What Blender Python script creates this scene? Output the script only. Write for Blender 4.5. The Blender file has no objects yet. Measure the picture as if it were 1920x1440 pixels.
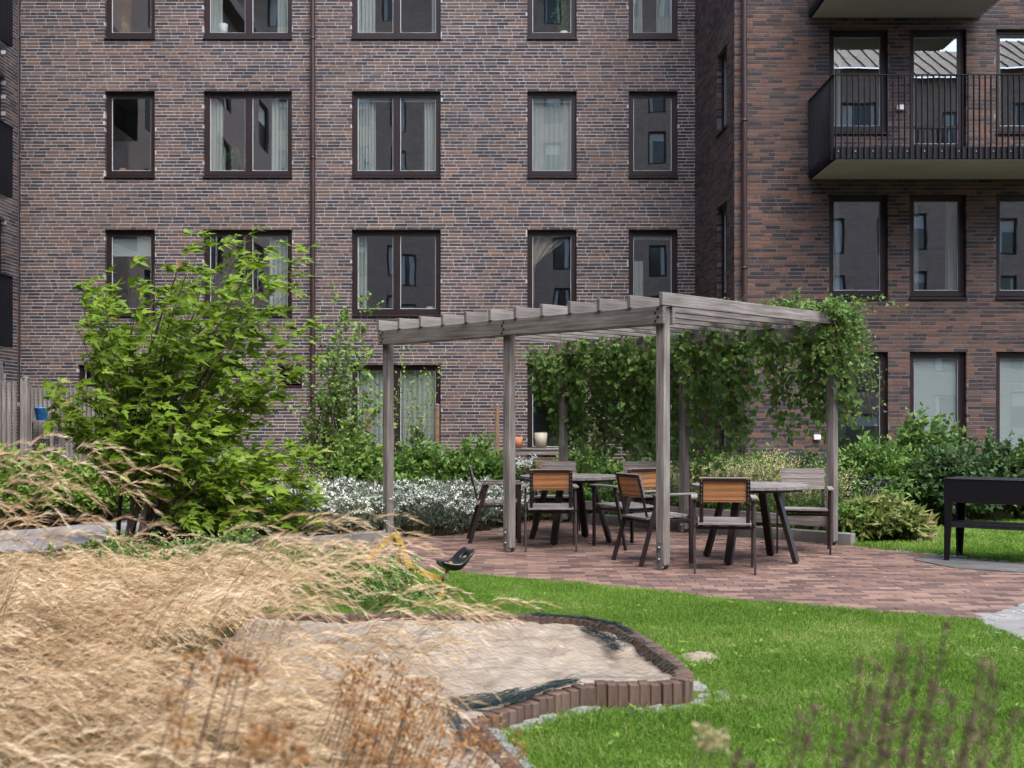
import bpy, math, random
import numpy as np
from mathutils import Vector, Matrix

random.seed(7)
rng = np.random.default_rng(7)
sc = bpy.context.scene
COL = sc.collection
PI = math.pi
F = 2172.0            # focal length in photo pixels (1920 wide)
EYE = 1.4
HOR = 790.0

# ------------------------------------------------------------------ camera, sky, sun, exposure
cam_d = bpy.data.cameras.new('camera')
cam = bpy.data.objects.new('camera', cam_d)
COL.objects.link(cam)
cam.location = (0, 0, EYE)
cam.rotation_euler = (PI / 2, 0, 0)
cam_d.sensor_width = 36.0
cam_d.lens = 36.0 * F / 1920.0
cam_d.shift_y = (HOR - 720.0) / 1920.0
cam_d.clip_start = 0.05
cam_d.clip_end = 400.0
cam_d.dof.use_dof = True
cam_d.dof.focus_distance = 15.5
cam_d.dof.aperture_fstop = 4.2
sc.camera = cam

SUN_DIR = Vector((0.22, -0.50, 0.88)).normalized()
SUN_EL = math.asin(SUN_DIR.z)
SUN_AZ = math.atan2(SUN_DIR.x, SUN_DIR.y)
world = bpy.data.worlds.new('World')
sc.world = world
world.use_nodes = True
wn = world.node_tree
wn.nodes.clear()
w_out = wn.nodes.new('ShaderNodeOutputWorld')
w_bg = wn.nodes.new('ShaderNodeBackground')
w_sky = wn.nodes.new('ShaderNodeTexSky')
w_sky.sky_type = 'NISHITA'
w_sky.sun_disc = False
w_sky.sun_elevation = SUN_EL
w_sky.sun_rotation = SUN_AZ
w_sky.air_density = 1.0
w_sky.dust_density = 2.5
w_sky.ozone_density = 0.6
w_bg.inputs['Strength'].default_value = 0.15
wn.links.new(w_sky.outputs['Color'], w_bg.inputs['Color'])
wn.links.new(w_bg.outputs['Background'], w_out.inputs['Surface'])

sun_d = bpy.data.lights.new('sun', 'SUN')
sun_d.energy = 0.95
sun_d.angle = math.radians(36)
sun_d.color = (1.0, 0.97, 0.93)
sun = bpy.data.objects.new('sun', sun_d)
COL.objects.link(sun)
sun.location = (20, -12, 30)
sun.rotation_euler = SUN_DIR.to_track_quat('Z', 'Y').to_euler()

sc.view_settings.view_transform = 'Standard'
sc.view_settings.look = 'None'
sc.view_settings.exposure = 1.92
sc.view_settings.gamma = 1.0
sc.view_settings.use_curve_mapping = False
sc.render.engine = 'CYCLES'
sc.cycles.use_denoising = True
sc.cycles.max_bounces = 8
sc.cycles.diffuse_bounces = 5
sc.cycles.glossy_bounces = 3
sc.cycles.transmission_bounces = 3
sc.cycles.transparent_max_bounces = 8
sc.cycles.caustics_reflective = False
sc.cycles.caustics_refractive = False
sc.cycles.use_adaptive_sampling = True
sc.cycles.adaptive_threshold = 0.012


def P(px, py, Y):
    """photo pixel at depth Y -> world point"""
    return Vector(((px - 960.0) / F * Y, Y, EYE - (py - HOR) / F * Y))


def G(px, py, z=0.0):
    """photo pixel -> world point on the level z"""
    Y = (EYE - z) * F / (py - HOR)
    return Vector(((px - 960.0) / F * Y, Y, z))


# ------------------------------------------------------------------ object helpers
WM = {}


def empty(name, loc=(0, 0, 0), rz=0.0, parent=None):
    o = bpy.data.objects.new(name, None)
    o.empty_display_size = 0.2
    COL.objects.link(o)
    m = Matrix.Translation(Vector(loc)) @ Matrix.Rotation(rz, 4, 'Z')
    WM[o] = m
    if parent is not None:
        o.parent = parent
        o.matrix_local = WM[parent].inverted() @ m
    else:
        o.matrix_local = m
    return o


def link(name, me, parent=None, m=None):
    """link a mesh; m is its WORLD matrix"""
    o = bpy.data.objects.new(name, me)
    COL.objects.link(o)
    if m is None:
        m = Matrix.Identity(4)
    WM[o] = m
    if parent is not None:
        o.parent = parent
        o.matrix_local = WM[parent].inverted() @ m
    else:
        o.matrix_local = m
    return o


def tag(o, label=None, cat=None, group=None, kind=None):
    if label:
        o['label'] = label
    if cat:
        o['category'] = cat
    if group:
        o['group'] = group
    if kind:
        o['kind'] = kind
    return o


def copy_tree(o, m, parent=None):
    """copy a thing with parts and sub-parts; m = new world matrix of the root"""
    c = o.copy()
    COL.objects.link(c)
    WM[c] = m
    if parent is not None:
        c.parent = parent
        c.matrix_local = WM[parent].inverted() @ m
    else:
        c.parent = None
        c.matrix_local = m
    for ch in list(o.children):
        loc = WM[o].inverted() @ WM[ch]
        copy_tree(ch, m @ loc, c)
    return c


def mesh_np(name, V, Fa, mats=None, attr=None, midx=None, smooth=False):
    V = np.ascontiguousarray(V, dtype=np.float32)
    Fa = np.ascontiguousarray(Fa, dtype=np.int32)
    me = bpy.data.meshes.new(name)
    n, k = Fa.shape
    me.vertices.add(len(V))
    me.vertices.foreach_set('co', V.ravel())
    me.loops.add(n * k)
    me.loops.foreach_set('vertex_index', Fa.ravel())
    me.polygons.add(n)
    me.polygons.foreach_set('loop_start', np.arange(0, n * k, k, dtype=np.int32))
    me.update(calc_edges=True)
    if mats:
        for mt in (mats if isinstance(mats, (list, tuple)) else [mats]):
            me.materials.append(mt)
    if midx is not None:
        me.polygons.foreach_set('material_index', np.asarray(midx, dtype=np.int32))
    if attr is not None:
        a = me.attributes.new('v', 'FLOAT', 'FACE')
        a.data.foreach_set('value', np.asarray(attr, dtype=np.float32))
    me.polygons.foreach_set('use_smooth', np.full(n, bool(smooth), dtype=bool))
    return me


class MB:
    """collects boxes, bars and tubes into one mesh"""

    def __init__(self):
        self.v = []
        self.f = []
        self.s = []
        self.a = []
        self.m = []
        self.cur = 0.0
        self.mi = 0

    def _add(self, vs, fs, smooth=False):
        b = len(self.v)
        self.v.extend([tuple(x) for x in vs])
        for f in fs:
            self.f.append(tuple(i + b for i in f))
            self.s.append(smooth)
            self.a.append(self.cur)
            self.m.append(self.mi)

    def box(self, c, s, rot=None, taper=1.0, chamfer=0.0):
        hx, hy, hz = s[0] / 2, s[1] / 2, s[2] / 2
        c = Vector(c)
        if chamfer > 0:
            e = chamfer
            vs = []
            # three rings of an octagon-less chamfered box: 24 verts
            for sx in (-1, 1):
                for sy in (-1, 1):
                    for sz in (-1, 1):
                        vs.append(Vector((sx * hx, sy * (hy - e), sz * (hz - e))))
                        vs.append(Vector((sx * (hx - e), sy * hy, sz * (hz - e))))
                        vs.append(Vector((sx * (hx - e), sy * (hy - e), sz * hz)))

            def I(sx, sy, sz, a):
                return ((sx > 0) * 4 + (sy > 0) * 2 + (sz > 0)) * 3 + a
            fs = []
            for s1 in (-1, 1):
                fx = [I(s1, -1, -1, 0), I(s1, 1, -1, 0), I(s1, 1, 1, 0), I(s1, -1, 1, 0)]
                fy = [I(-1, s1, -1, 1), I(-1, s1, 1, 1), I(1, s1, 1, 1), I(1, s1, -1, 1)]
                fz = [I(-1, -1, s1, 2), I(1, -1, s1, 2), I(1, 1, s1, 2), I(-1, 1, s1, 2)]
                for q in (fx, fy, fz):
                    fs.append(q if s1 > 0 else q[::-1])
            for a in (-1, 1):
                for b in (-1, 1):
                    q = [I(a, b, -1, 0), I(a, b, -1, 1), I(a, b, 1, 1), I(a, b, 1, 0)]
                    fs.append(q if a * b > 0 else q[::-1])
                    q = [I(a, -1, b, 0), I(a, 1, b, 0), I(a, 1, b, 2), I(a, -1, b, 2)]
                    fs.append(q if a * b > 0 else q[::-1])
                    q = [I(-1, a, b, 1), I(-1, a, b, 2), I(1, a, b, 2), I(1, a, b, 1)]
                    fs.append(q if a * b > 0 else q[::-1])
            for sx in (-1, 1):
                for sy in (-1, 1):
                    for sz in (-1, 1):
                        t = [I(sx, sy, sz, 0), I(sx, sy, sz, 1), I(sx, sy, sz, 2)]
                        fs.append(t if sx * sy * sz > 0 else t[::-1])
        else:
            vs = [Vector((sx * hx * (taper if sz < 0 else 1), sy * hy * (taper if sz < 0 else 1), sz * hz))
                  for sz in (-1, 1) for sy in (-1, 1) for sx in (-1, 1)]
            fs = [(0, 2, 3, 1), (4, 5, 7, 6), (0, 1, 5, 4), (2, 6, 7, 3), (0, 4, 6, 2), (1, 3, 7, 5)]
        if rot is not None:
            vs = [rot @ v for v in vs]
        self._add([v + c for v in vs], fs)
        return self

    def bar(self, p0, p1, w, h, up=(0, 0, 1), chamfer=0.0):
        """bar from p0 to p1, w across, h along 'up'"""
        p0, p1 = Vector(p0), Vector(p1)
        d = p1 - p0
        L = d.length
        d.normalize()
        u = Vector(up)
        s = d.cross(u)
        if s.length < 1e-5:
            s = d.cross(Vector((1, 0, 0)))
        s.normalize()
        u = s.cross(d)
        R = Matrix((d, s, u)).transposed()
        return self.box((p0 + p1) / 2, (L, w, h), R, chamfer=chamfer)

    def tube(self, pts, rad, n=6, cap=True, smooth=True):
        pts = [Vector(p) for p in pts]
        if not isinstance(rad, (list, tuple)):
            rad = [rad] * len(pts)
        vs, fs = [], []
        ref = Vector((0.137, 0.71, 0.33)).normalized()
        for i, p in enumerate(pts):
            d = (pts[min(i + 1, len(pts) - 1)] - pts[max(i - 1, 0)]).normalized()
            s = d.cross(ref)
            if s.length < 1e-3:
                s = d.cross(Vector((1, 0, 0)))
            s.normalize()
            u = s.cross(d)
            for k in range(n):
                a = 2 * PI * k / n
                vs.append(p + rad[i] * (math.cos(a) * s + math.sin(a) * u))
        for i in range(len(pts) - 1):
            for k in range(n):
                k2 = (k + 1) % n
                fs.append((i * n + k, (i + 1) * n + k, (i + 1) * n + k2, i * n + k2))
        self._add(vs, fs, smooth)
        if cap:
            self._add(vs[:n], [tuple(range(n))])
            self._add(vs[-n:], [tuple(range(n - 1, -1, -1))])
        return self

    def lathe(self, c, prof, n=24, smooth=True):
        c = Vector(c)
        vs, fs = [], []
        for r, z in prof:
            for k in range(n):
                a = 2 * PI * k / n
                vs.append(c + Vector((r * math.cos(a), r * math.sin(a), z)))
        for i in range(len(prof) - 1):
            for k in range(n):
                k2 = (k + 1) % n
                fs.append((i * n + k, i * n + k2, (i + 1) * n + k2, (i + 1) * n + k))
        self._add(vs, fs, smooth)
        return self

    def poly(self, pts, z0, z1):
        """prism over a counter-clockwise polygon of (x, y)"""
        n = len(pts)
        vs = [(p[0], p[1], z0) for p in pts] + [(p[0], p[1], z1) for p in pts]
        fs = [tuple(range(n, 2 * n)), tuple(range(n - 1, -1, -1))]
        fs += [(i, (i + 1) % n, n + (i + 1) % n, n + i) for i in range(n)]
        self._add(vs, fs)
        return self

    def sheet(self, grid, smooth=True):
        """grid: list of rows of points"""
        r, c = len(grid), len(grid[0])
        vs = [p for row in grid for p in row]
        fs = [(i * c + j, i * c + j + 1, (i + 1) * c + j + 1, (i + 1) * c + j)
              for i in range(r - 1) for j in range(c - 1)]
        self._add(vs, fs, smooth)
        return self

    def mesh(self, name, mats):
        me = bpy.data.meshes.new(name)
        me.from_pydata(self.v, [], self.f)
        for mt in (mats if isinstance(mats, (list, tuple)) else [mats]):
            me.materials.append(mt)
        me.polygons.foreach_set('use_smooth', np.array(self.s, dtype=bool))
        me.polygons.foreach_set('material_index', np.array(self.m, dtype=np.int32))
        a = me.attributes.new('v', 'FLOAT', 'FACE')
        a.data.foreach_set('value', np.array(self.a, dtype=np.float32))
        me.update()
        return me

    def build(self, name, mats, parent=None, m=None):
        """vertices are local to m (world matrix)"""
        return link(name, self.mesh(name, mats), parent, m)


def frame_x(p0, p1, up=(0, 0, 1)):
    """world matrix at the middle of p0-p1, local X along the length"""
    p0, p1 = Vector(p0), Vector(p1)
    d = (p1 - p0).normalized()
    s = Vector(up).cross(d)
    if s.length < 1e-5:
        s = Vector((0, 1, 0))
    s.normalize()
    u = d.cross(s)
    R = Matrix((d, s, u)).transposed().to_4x4()
    return Matrix.Translation((p0 + p1) / 2) @ R


_pl = {}


def plank(name, p0, p1, w, h, mat, parent, up=(0, 0, 1), chamfer=0.004):
    """a straight timber or steel bar as its own object, local X along the grain"""
    L = (Vector(p1) - Vector(p0)).length
    key = (round(L, 4), w, h, mat.name if not isinstance(mat, (list, tuple)) else mat[0].name, chamfer)
    if key not in _pl:
        _pl[key] = MB().box((0, 0, 0), (L, w, h), chamfer=chamfer).mesh(name, mat)
    return link(name, _pl[key], parent, frame_x(p0, p1, up))


# ------------------------------------------------------------------ materials
def _nodes(name):
    m = bpy.data.materials.new(name)
    m.use_nodes = True
    nt = m.node_tree
    nt.nodes.clear()
    out = nt.nodes.new('ShaderNodeOutputMaterial')
    return m, nt, out


def ramp_node(nt, cols, interp='LINEAR'):
    r = nt.nodes.new('ShaderNodeValToRGB')
    cr = r.color_ramp
    cr.interpolation = interp
    while len(cr.elements) < len(cols):
        cr.elements.new(0.5)
    for e, (p, c) in zip(cr.elements, cols):
        e.position = p
        e.color = (c[0], c[1], c[2], 1)
    return r


def mat(name, cols, src='noise', nscale=6.0, stretch=(1, 1, 1), detail=4.0, var=0.0, vscale=1.5,
        rough=0.75, spec=0.3, bump=0.0, bscale=60.0, trans=0.0, metallic=0.0, interp='LINEAR',
        objvar=0.0, bstretch=None):
    m, nt, out = _nodes(name)
    L = nt.links.new
    tc = nt.nodes.new('ShaderNodeTexCoord')
    if not isinstance(cols[0][1], (list, tuple)):
        cols = [(0, cols), (1, cols)]
    if src == 'attr':
        a = nt.nodes.new('ShaderNodeAttribute')
        a.attribute_name = 'v'
        fac = a.outputs['Fac']
    elif src == 'rand':
        a = nt.nodes.new('ShaderNodeObjectInfo')
        fac = a.outputs['Random']
    else:
        mp = nt.nodes.new('ShaderNodeMapping')
        mp.inputs['Scale'].default_value = stretch
        L(tc.outputs['Object'], mp.inputs['Vector'])
        nz = nt.nodes.new('ShaderNodeTexNoise')
        nz.inputs['Scale'].default_value = nscale
        nz.inputs['Detail'].default_value = detail
        nz.inputs['Roughness'].default_value = 0.6
        L(mp.outputs['Vector'], nz.inputs['Vector'])
        mr = nt.nodes.new('ShaderNodeMapRange')
        mr.inputs['From Min'].default_value = 0.28
        mr.inputs['From Max'].default_value = 0.72
        L(nz.outputs['Fac'], mr.inputs['Value'])
        fac = mr.outputs['Result']
    rp = ramp_node(nt, cols, interp)
    L(fac, rp.inputs['Fac'])
    col = rp.outputs['Color']
    if var > 0:
        nz2 = nt.nodes.new('ShaderNodeTexNoise')
        nz2.inputs['Scale'].default_value = vscale
        nz2.inputs['Detail'].default_value = 5.0
        geo = nt.nodes.new('ShaderNodeNewGeometry')
        L(geo.outputs['Position'], nz2.inputs['Vector'])
        mr2 = nt.nodes.new('ShaderNodeMapRange')
        mr2.inputs['From Min'].default_value = 0.3
        mr2.inputs['From Max'].default_value = 0.7
        mr2.inputs['To Min'].default_value = 1 - var
        mr2.inputs['To Max'].default_value = 1 + var
        L(nz2.outputs['Fac'], mr2.inputs['Value'])
        mx = nt.nodes.new('ShaderNodeVectorMath')
        mx.operation = 'SCALE'
        L(col, mx.inputs[0])
        L(mr2.outputs['Result'], mx.inputs['Scale'])
        col = mx.outputs['Vector']
    if objvar > 0:
        oi = nt.nodes.new('ShaderNodeObjectInfo')
        mr3 = nt.nodes.new('ShaderNodeMapRange')
        mr3.inputs['To Min'].default_value = 1 - objvar
        mr3.inputs['To Max'].default_value = 1 + objvar
        L(oi.outputs['Random'], mr3.inputs['Value'])
        mx = nt.nodes.new('ShaderNodeVectorMath')
        mx.operation = 'SCALE'
        L(col, mx.inputs[0])
        L(mr3.outputs['Result'], mx.inputs['Scale'])
        col = mx.outputs['Vector']
    b = nt.nodes.new('ShaderNodeBsdfPrincipled')
    b.inputs['Roughness'].default_value = rough
    b.inputs['Specular IOR Level'].default_value = spec
    b.inputs['Metallic'].default_value = metallic
    L(col, b.inputs['Base Color'])
    if bump > 0:
        nb = nt.nodes.new('ShaderNodeTexNoise')
        nb.inputs['Scale'].default_value = bscale
        nb.inputs['Detail'].default_value = 3.0
        if bstretch:
            mp2 = nt.nodes.new('ShaderNodeMapping')
            mp2.inputs['Scale'].default_value = bstretch
            L(tc.outputs['Object'], mp2.inputs['Vector'])
            L(mp2.outputs['Vector'], nb.inputs['Vector'])
        else:
            L(tc.outputs['Object'], nb.inputs['Vector'])
        bp = nt.nodes.new('ShaderNodeBump')
        bp.inputs['Strength'].default_value = bump
        bp.inputs['Distance'].default_value = 0.01
        L(nb.outputs['Fac'], bp.inputs['Height'])
        L(bp.outputs['Normal'], b.inputs['Normal'])
    if trans > 0:
        tr = nt.nodes.new('ShaderNodeBsdfTranslucent')
        L(col, tr.inputs['Color'])
        mxs = nt.nodes.new('ShaderNodeMixShader')
        mxs.inputs['Fac'].default_value = trans
        L(b.outputs['BSDF'], mxs.inputs[1])
        L(tr.outputs['BSDF'], mxs.inputs[2])
        L(mxs.outputs['Shader'], out.inputs['Surface'])
    else:
        L(b.outputs['BSDF'], out.inputs['Surface'])
    return m


def flat(c):
    return [(0.0, c), (1.0, c)]


def brick_mat(name, cols, src, chalk=0.25):
    """fired brick: colour per brick, burnt smudges inside it, chalky bloom in drifts over the wall"""
    m, nt, out = _nodes(name)
    L = nt.links.new
    if src == 'attr':
        a = nt.nodes.new('ShaderNodeAttribute')
        a.attribute_name = 'v'
        fac = a.outputs['Fac']
    else:
        a = nt.nodes.new('ShaderNodeObjectInfo')
        fac = a.outputs['Random']
    geo = nt.nodes.new('ShaderNodeNewGeometry')
    mp = nt.nodes.new('ShaderNodeMapping')
    mp.inputs['Scale'].default_value = (6, 6, 10)
    L(geo.outputs['Position'], mp.inputs['Vector'])
    nz = nt.nodes.new('ShaderNodeTexNoise')
    nz.inputs['Scale'].default_value = 1.0
    nz.inputs['Detail'].default_value = 5.0
    L(mp.outputs['Vector'], nz.inputs['Vector'])
    ad = nt.nodes.new('ShaderNodeMath')
    ad.operation = 'MULTIPLY_ADD'
    ad.inputs[1].default_value = 0.55
    L(nz.outputs['Fac'], ad.inputs[0])
    sb = nt.nodes.new('ShaderNodeMath')
    sb.operation = 'SUBTRACT'
    sb.inputs[1].default_value = 0.275
    L(fac, sb.inputs[0])
    L(sb.outputs[0], ad.inputs[2])
    rp = ramp_node(nt, cols)
    L(ad.outputs[0], rp.inputs['Fac'])
    nz2 = nt.nodes.new('ShaderNodeTexNoise')
    nz2.inputs['Scale'].default_value = 0.9
    nz2.inputs['Detail'].default_value = 6.0
    nz2.inputs['Roughness'].default_value = 0.65
    mp2 = nt.nodes.new('ShaderNodeMapping')
    mp2.inputs['Scale'].default_value = (1, 1, 1.7)
    L(geo.outputs['Position'], mp2.inputs['Vector'])
    L(mp2.outputs['Vector'], nz2.inputs['Vector'])
    mr = nt.nodes.new('ShaderNodeMapRange')
    mr.inputs['From Min'].default_value = 0.52
    mr.inputs['From Max'].default_value = 0.74
    mr.inputs['To Max'].default_value = chalk
    L(nz2.outputs['Fac'], mr.inputs['Value'])
    mx = nt.nodes.new('ShaderNodeMixRGB')
    mx.inputs['Color2'].default_value = (0.21, 0.20, 0.22, 1)
    L(mr.outputs['Result'], mx.inputs['Fac'])
    L(rp.outputs['Color'], mx.inputs['Color1'])
    b = nt.nodes.new('ShaderNodeBsdfPrincipled')
    b.inputs['Roughness'].default_value = 0.8
    b.inputs['Specular IOR Level'].default_value = 0.25
    L(mx.outputs['Color'], b.inputs['Base Color'])
    nb = nt.nodes.new('ShaderNodeTexNoise')
    nb.inputs['Scale'].default_value = 45.0
    nb.inputs['Detail'].default_value = 3.0
    L(geo.outputs['Position'], nb.inputs['Vector'])
    bp = nt.nodes.new('ShaderNodeBump')
    bp.inputs['Strength'].default_value = 0.5
    bp.inputs['Distance'].default_value = 0.006
    L(nb.outputs['Fac'], bp.inputs['Height'])
    L(bp.outputs['Normal'], b.inputs['Normal'])
    L(b.outputs['BSDF'], out.inputs['Surface'])
    return m


BRICK_A = [(0.0, (0.028, 0.026, 0.032)), (0.26, (0.043, 0.038, 0.043)), (0.42, (0.068, 0.052, 0.049)),
           (0.58, (0.098, 0.068, 0.057)), (0.85, (0.122, 0.078, 0.060)), (1.0, (0.160, 0.090, 0.062))]
BRICK_B = [(0.0, (0.028, 0.024, 0.028)), (0.28, (0.044, 0.035, 0.037)), (0.46, (0.072, 0.048, 0.042)),
           (0.64, (0.105, 0.062, 0.048)), (0.88, (0.136, 0.070, 0.049)), (1.0, (0.165, 0.080, 0.052))]
mBrickA = brick_mat('brick_pale_wall', BRICK_A, 'attr', 0.22)
mBrickA1 = brick_mat('brick_pale_wall_single', BRICK_A, 'rand', 0.22)
mBrickB = brick_mat('brick_warm_wall', BRICK_B, 'attr', 0.15)
mBrickB1 = brick_mat('brick_warm_wall_single', BRICK_B, 'rand', 0.15)
mMortarA = mat('mortar_pale', [(0, (0.36, 0.34, 0.34)), (1, (0.47, 0.445, 0.445))], nscale=9, var=0.15, vscale=0.8, rough=0.95, spec=0.1)
mMortarB = mat('mortar_tan', [(0, (0.13, 0.113, 0.107)), (1, (0.20, 0.176, 0.167))], nscale=9, var=0.15, vscale=0.8, rough=0.95, spec=0.1)
mFrame = mat('window_frame_metal', flat((0.0165, 0.0095, 0.0105)), rough=0.45, spec=0.3, var=0.15)
mSpacer = mat('glazing_bead', flat((0.50, 0.52, 0.53)), rough=0.35, spec=0.5)
mPipe = mat('downpipe_metal', flat((0.035, 0.017, 0.015)), rough=0.4, spec=0.5, var=0.2)
mRoom = mat('room_plaster', [(0, (0.34, 0.33, 0.31)), (1, (0.42, 0.41, 0.39))], nscale=2)
mFloorIn = mat('room_floor', flat((0.16, 0.10, 0.06)))
mCurtain = mat('curtain_white', flat((0.72, 0.73, 0.70)), trans=0.35, rough=0.9, spec=0.05)
mCurtainB = mat('curtain_beige', flat((0.55, 0.48, 0.38)), trans=0.3, rough=0.9, spec=0.05)
mBlind = mat('blind_slat_white', flat((0.66, 0.70, 0.69)), rough=0.6, trans=0.2)
mBalc = mat('balcony_steel_black', flat((0.008, 0.008, 0.011)), rough=0.5, spec=0.22, var=0.2)
mSoffit = mat('balcony_soffit', flat((0.64, 0.66, 0.66)), rough=0.8, var=0.08)
mBolt = mat('zinc_bolt', flat((0.22, 0.22, 0.23)), metallic=0.6, rough=0.4)
mBoltD = mat('dark_bolt_hole', flat((0.012, 0.010, 0.009)), rough=0.6)
mPlastW = mat('white_plastic', flat((0.75, 0.75, 0.74)), rough=0.4)
WOODG = [(0.0, (0.080, 0.069, 0.062)), (0.35, (0.150, 0.134, 0.122)), (0.65, (0.205, 0.187, 0.174)), (1.0, (0.28, 0.262, 0.25))]
mWood = mat('weathered_timber', WOODG, nscale=1.6, stretch=(1.2, 22, 22), detail=7, var=0.18, vscale=2.2, rough=0.85, spec=0.15,
            bump=0.35, bscale=3.0, bstretch=(3, 60, 60), objvar=0.16)
mWoodS = mat('weathered_slat', [(0.0, (0.10, 0.086, 0.078)), (0.5, (0.18, 0.16, 0.15)), (1.0, (0.27, 0.25, 0.24))], nscale=2.5, stretch=(1.5, 30, 30), detail=6,
             rough=0.8, spec=0.2, bump=0.25, bscale=4.0, bstretch=(3, 60, 60), objvar=0.15)
mWoodO = mat('oiled_hardwood', [(0.0, (0.30, 0.125, 0.05)), (0.5, (0.43, 0.20, 0.083)), (1.0, (0.53, 0.27, 0.125))], nscale=2.2, stretch=(1.5, 26, 26), detail=6,
             rough=0.6, spec=0.3, objvar=0.14)
mSteel = mat('brown_steel', flat((0.022, 0.013, 0.012)), rough=0.5, spec=0.3, var=0.2)
mZinc = mat('galvanised_steel', [(0, (0.10, 0.105, 0.115)), (1, (0.19, 0.195, 0.205))], nscale=25, metallic=0.4, rough=0.5)
mBlack = mat('black_coated_steel', flat((0.005, 0.005, 0.007)), rough=0.55, spec=0.2)
mBlackTop = mat('black_grill_top', [(0, (0.009, 0.009, 0.011)), (1, (0.024, 0.023, 0.024))], nscale=18, rough=0.6, spec=0.2)
mPlastB = mat('black_plastic', flat((0.010, 0.012, 0.015)), rough=0.28, spec=0.5)
mYellow = mat('worn_yellow_paint', [(0, (0.30, 0.19, 0.035)), (0.6, (0.47, 0.31, 0.06)), (1, (0.55, 0.39, 0.12))], nscale=14, rough=0.5)
mPaver = mat('paver_clay', [(0, (0.078, 0.052, 0.047)), (0.3, (0.122, 0.078, 0.065)), (0.65, (0.168, 0.105, 0.082)), (1, (0.22, 0.145, 0.112))], src='attr', var=0.22,
             vscale=2.3, rough=0.85, spec=0.2, bump=0.3, bscale=60)
mPaver1 = mat('paver_clay_single', [(0, (0.078, 0.052, 0.047)), (0.3, (0.122, 0.078, 0.065)), (0.65, (0.168, 0.105, 0.082)), (1, (0.22, 0.145, 0.112))], src='rand', var=0.22,
              vscale=2.3, rough=0.85, spec=0.2, bump=0.3, bscale=60)
mJoint = mat('paver_joint_sand', [(0, (0.06, 0.05, 0.04)), (1, (0.14, 0.115, 0.09))], nscale=8, rough=0.95)
mSlab = mat('concrete_slab', [(0, (0.16, 0.155, 0.148)), (1, (0.22, 0.215, 0.205))], nscale=5, var=0.12, rough=0.9, objvar=0.08)
mGranite = mat('granite_sett', [(0, (0.15, 0.148, 0.142)), (1, (0.27, 0.265, 0.255))], nscale=14, var=0.1, rough=0.85, objvar=0.15, bump=0.4, bscale=30)
mKerb = mat('kerb_concrete', [(0, (0.13, 0.13, 0.125)), (1, (0.22, 0.215, 0.205))], nscale=4, var=0.25, rough=0.9)
mPad = mat('pad_concrete', [(0, (0.065, 0.066, 0.066)), (1, (0.115, 0.115, 0.112))], nscale=4, var=0.2, rough=0.9)
mPath = mat('path_asphalt', [(0, (0.20, 0.20, 0.205)), (1, (0.27, 0.27, 0.275))], nscale=30, var=0.1, rough=0.9)
mSoil = mat('soil', [(0, (0.018, 0.014, 0.010)), (1, (0.05, 0.038, 0.027))], nscale=6, rough=1.0, spec=0.05)
mTurf = mat('lawn_thatch', [(0, (0.050, 0.085, 0.014)), (1, (0.09, 0.14, 0.026))], nscale=7, rough=1.0, spec=0.05)
mSand = mat('sand', [(0, (0.185, 0.150, 0.112)), (0.5, (0.28, 0.234, 0.180)), (1, (0.345, 0.292, 0.23))], nscale=7, detail=6, var=0.12, vscale=4, rough=0.95, spec=0.1,
            bump=0.7, bscale=26)
mNetFine = mat('net_strand', flat((0.13, 0.125, 0.11)), rough=0.9)
mNet = mat('net_dark_teal', flat((0.025, 0.045, 0.048)), rough=0.8)
mStake = mat('sandbox_timber', [(0, (0.050, 0.031, 0.023)), (0.5, (0.095, 0.060, 0.044)), (1, (0.155, 0.112, 0.088))], nscale=4, stretch=(6, 6, 1.2), detail=6, rough=0.8,
             spec=0.2, objvar=0.22, bump=0.3, bscale=10)
mTerra = mat('terracotta', flat((0.36, 0.15, 0.08)), rough=0.8)
mPotPale = mat('glazed_pot_pale', [(0, (0.30, 0.265, 0.20)), (1, (0.38, 0.34, 0.27))], nscale=3, rough=0.5)
mPotGrey = mat('glazed_pot_grey', flat((0.22, 0.21, 0.20)), rough=0.6)
mBlue = mat('blue_plastic', flat((0.01, 0.22, 0.62)), rough=0.35)
mCanvas = mat('grey_canvas', flat((0.09, 0.085, 0.088)), rough=0.9)
mPostW = mat('tan_timber', [(0, (0.15, 0.092, 0.05)), (1, (0.24, 0.155, 0.09))], nscale=2, stretch=(1.5, 20, 20), rough=0.8)
mRust = mat('rusty_wire', flat((0.10, 0.055, 0.035)), rough=0.8)
mBark = mat('bark', [(0, (0.050, 0.036, 0.030)), (1, (0.13, 0.098, 0.080))], nscale=20, rough=0.9)
mTwig = mat('green_twig', flat((0.12, 0.10, 0.05)), rough=0.8)


def leafmat(name, cols, trans=0.32, rough=0.5, spec=0.3):
    return mat(name, cols, src='attr', trans=trans, rough=rough, spec=spec)


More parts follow.
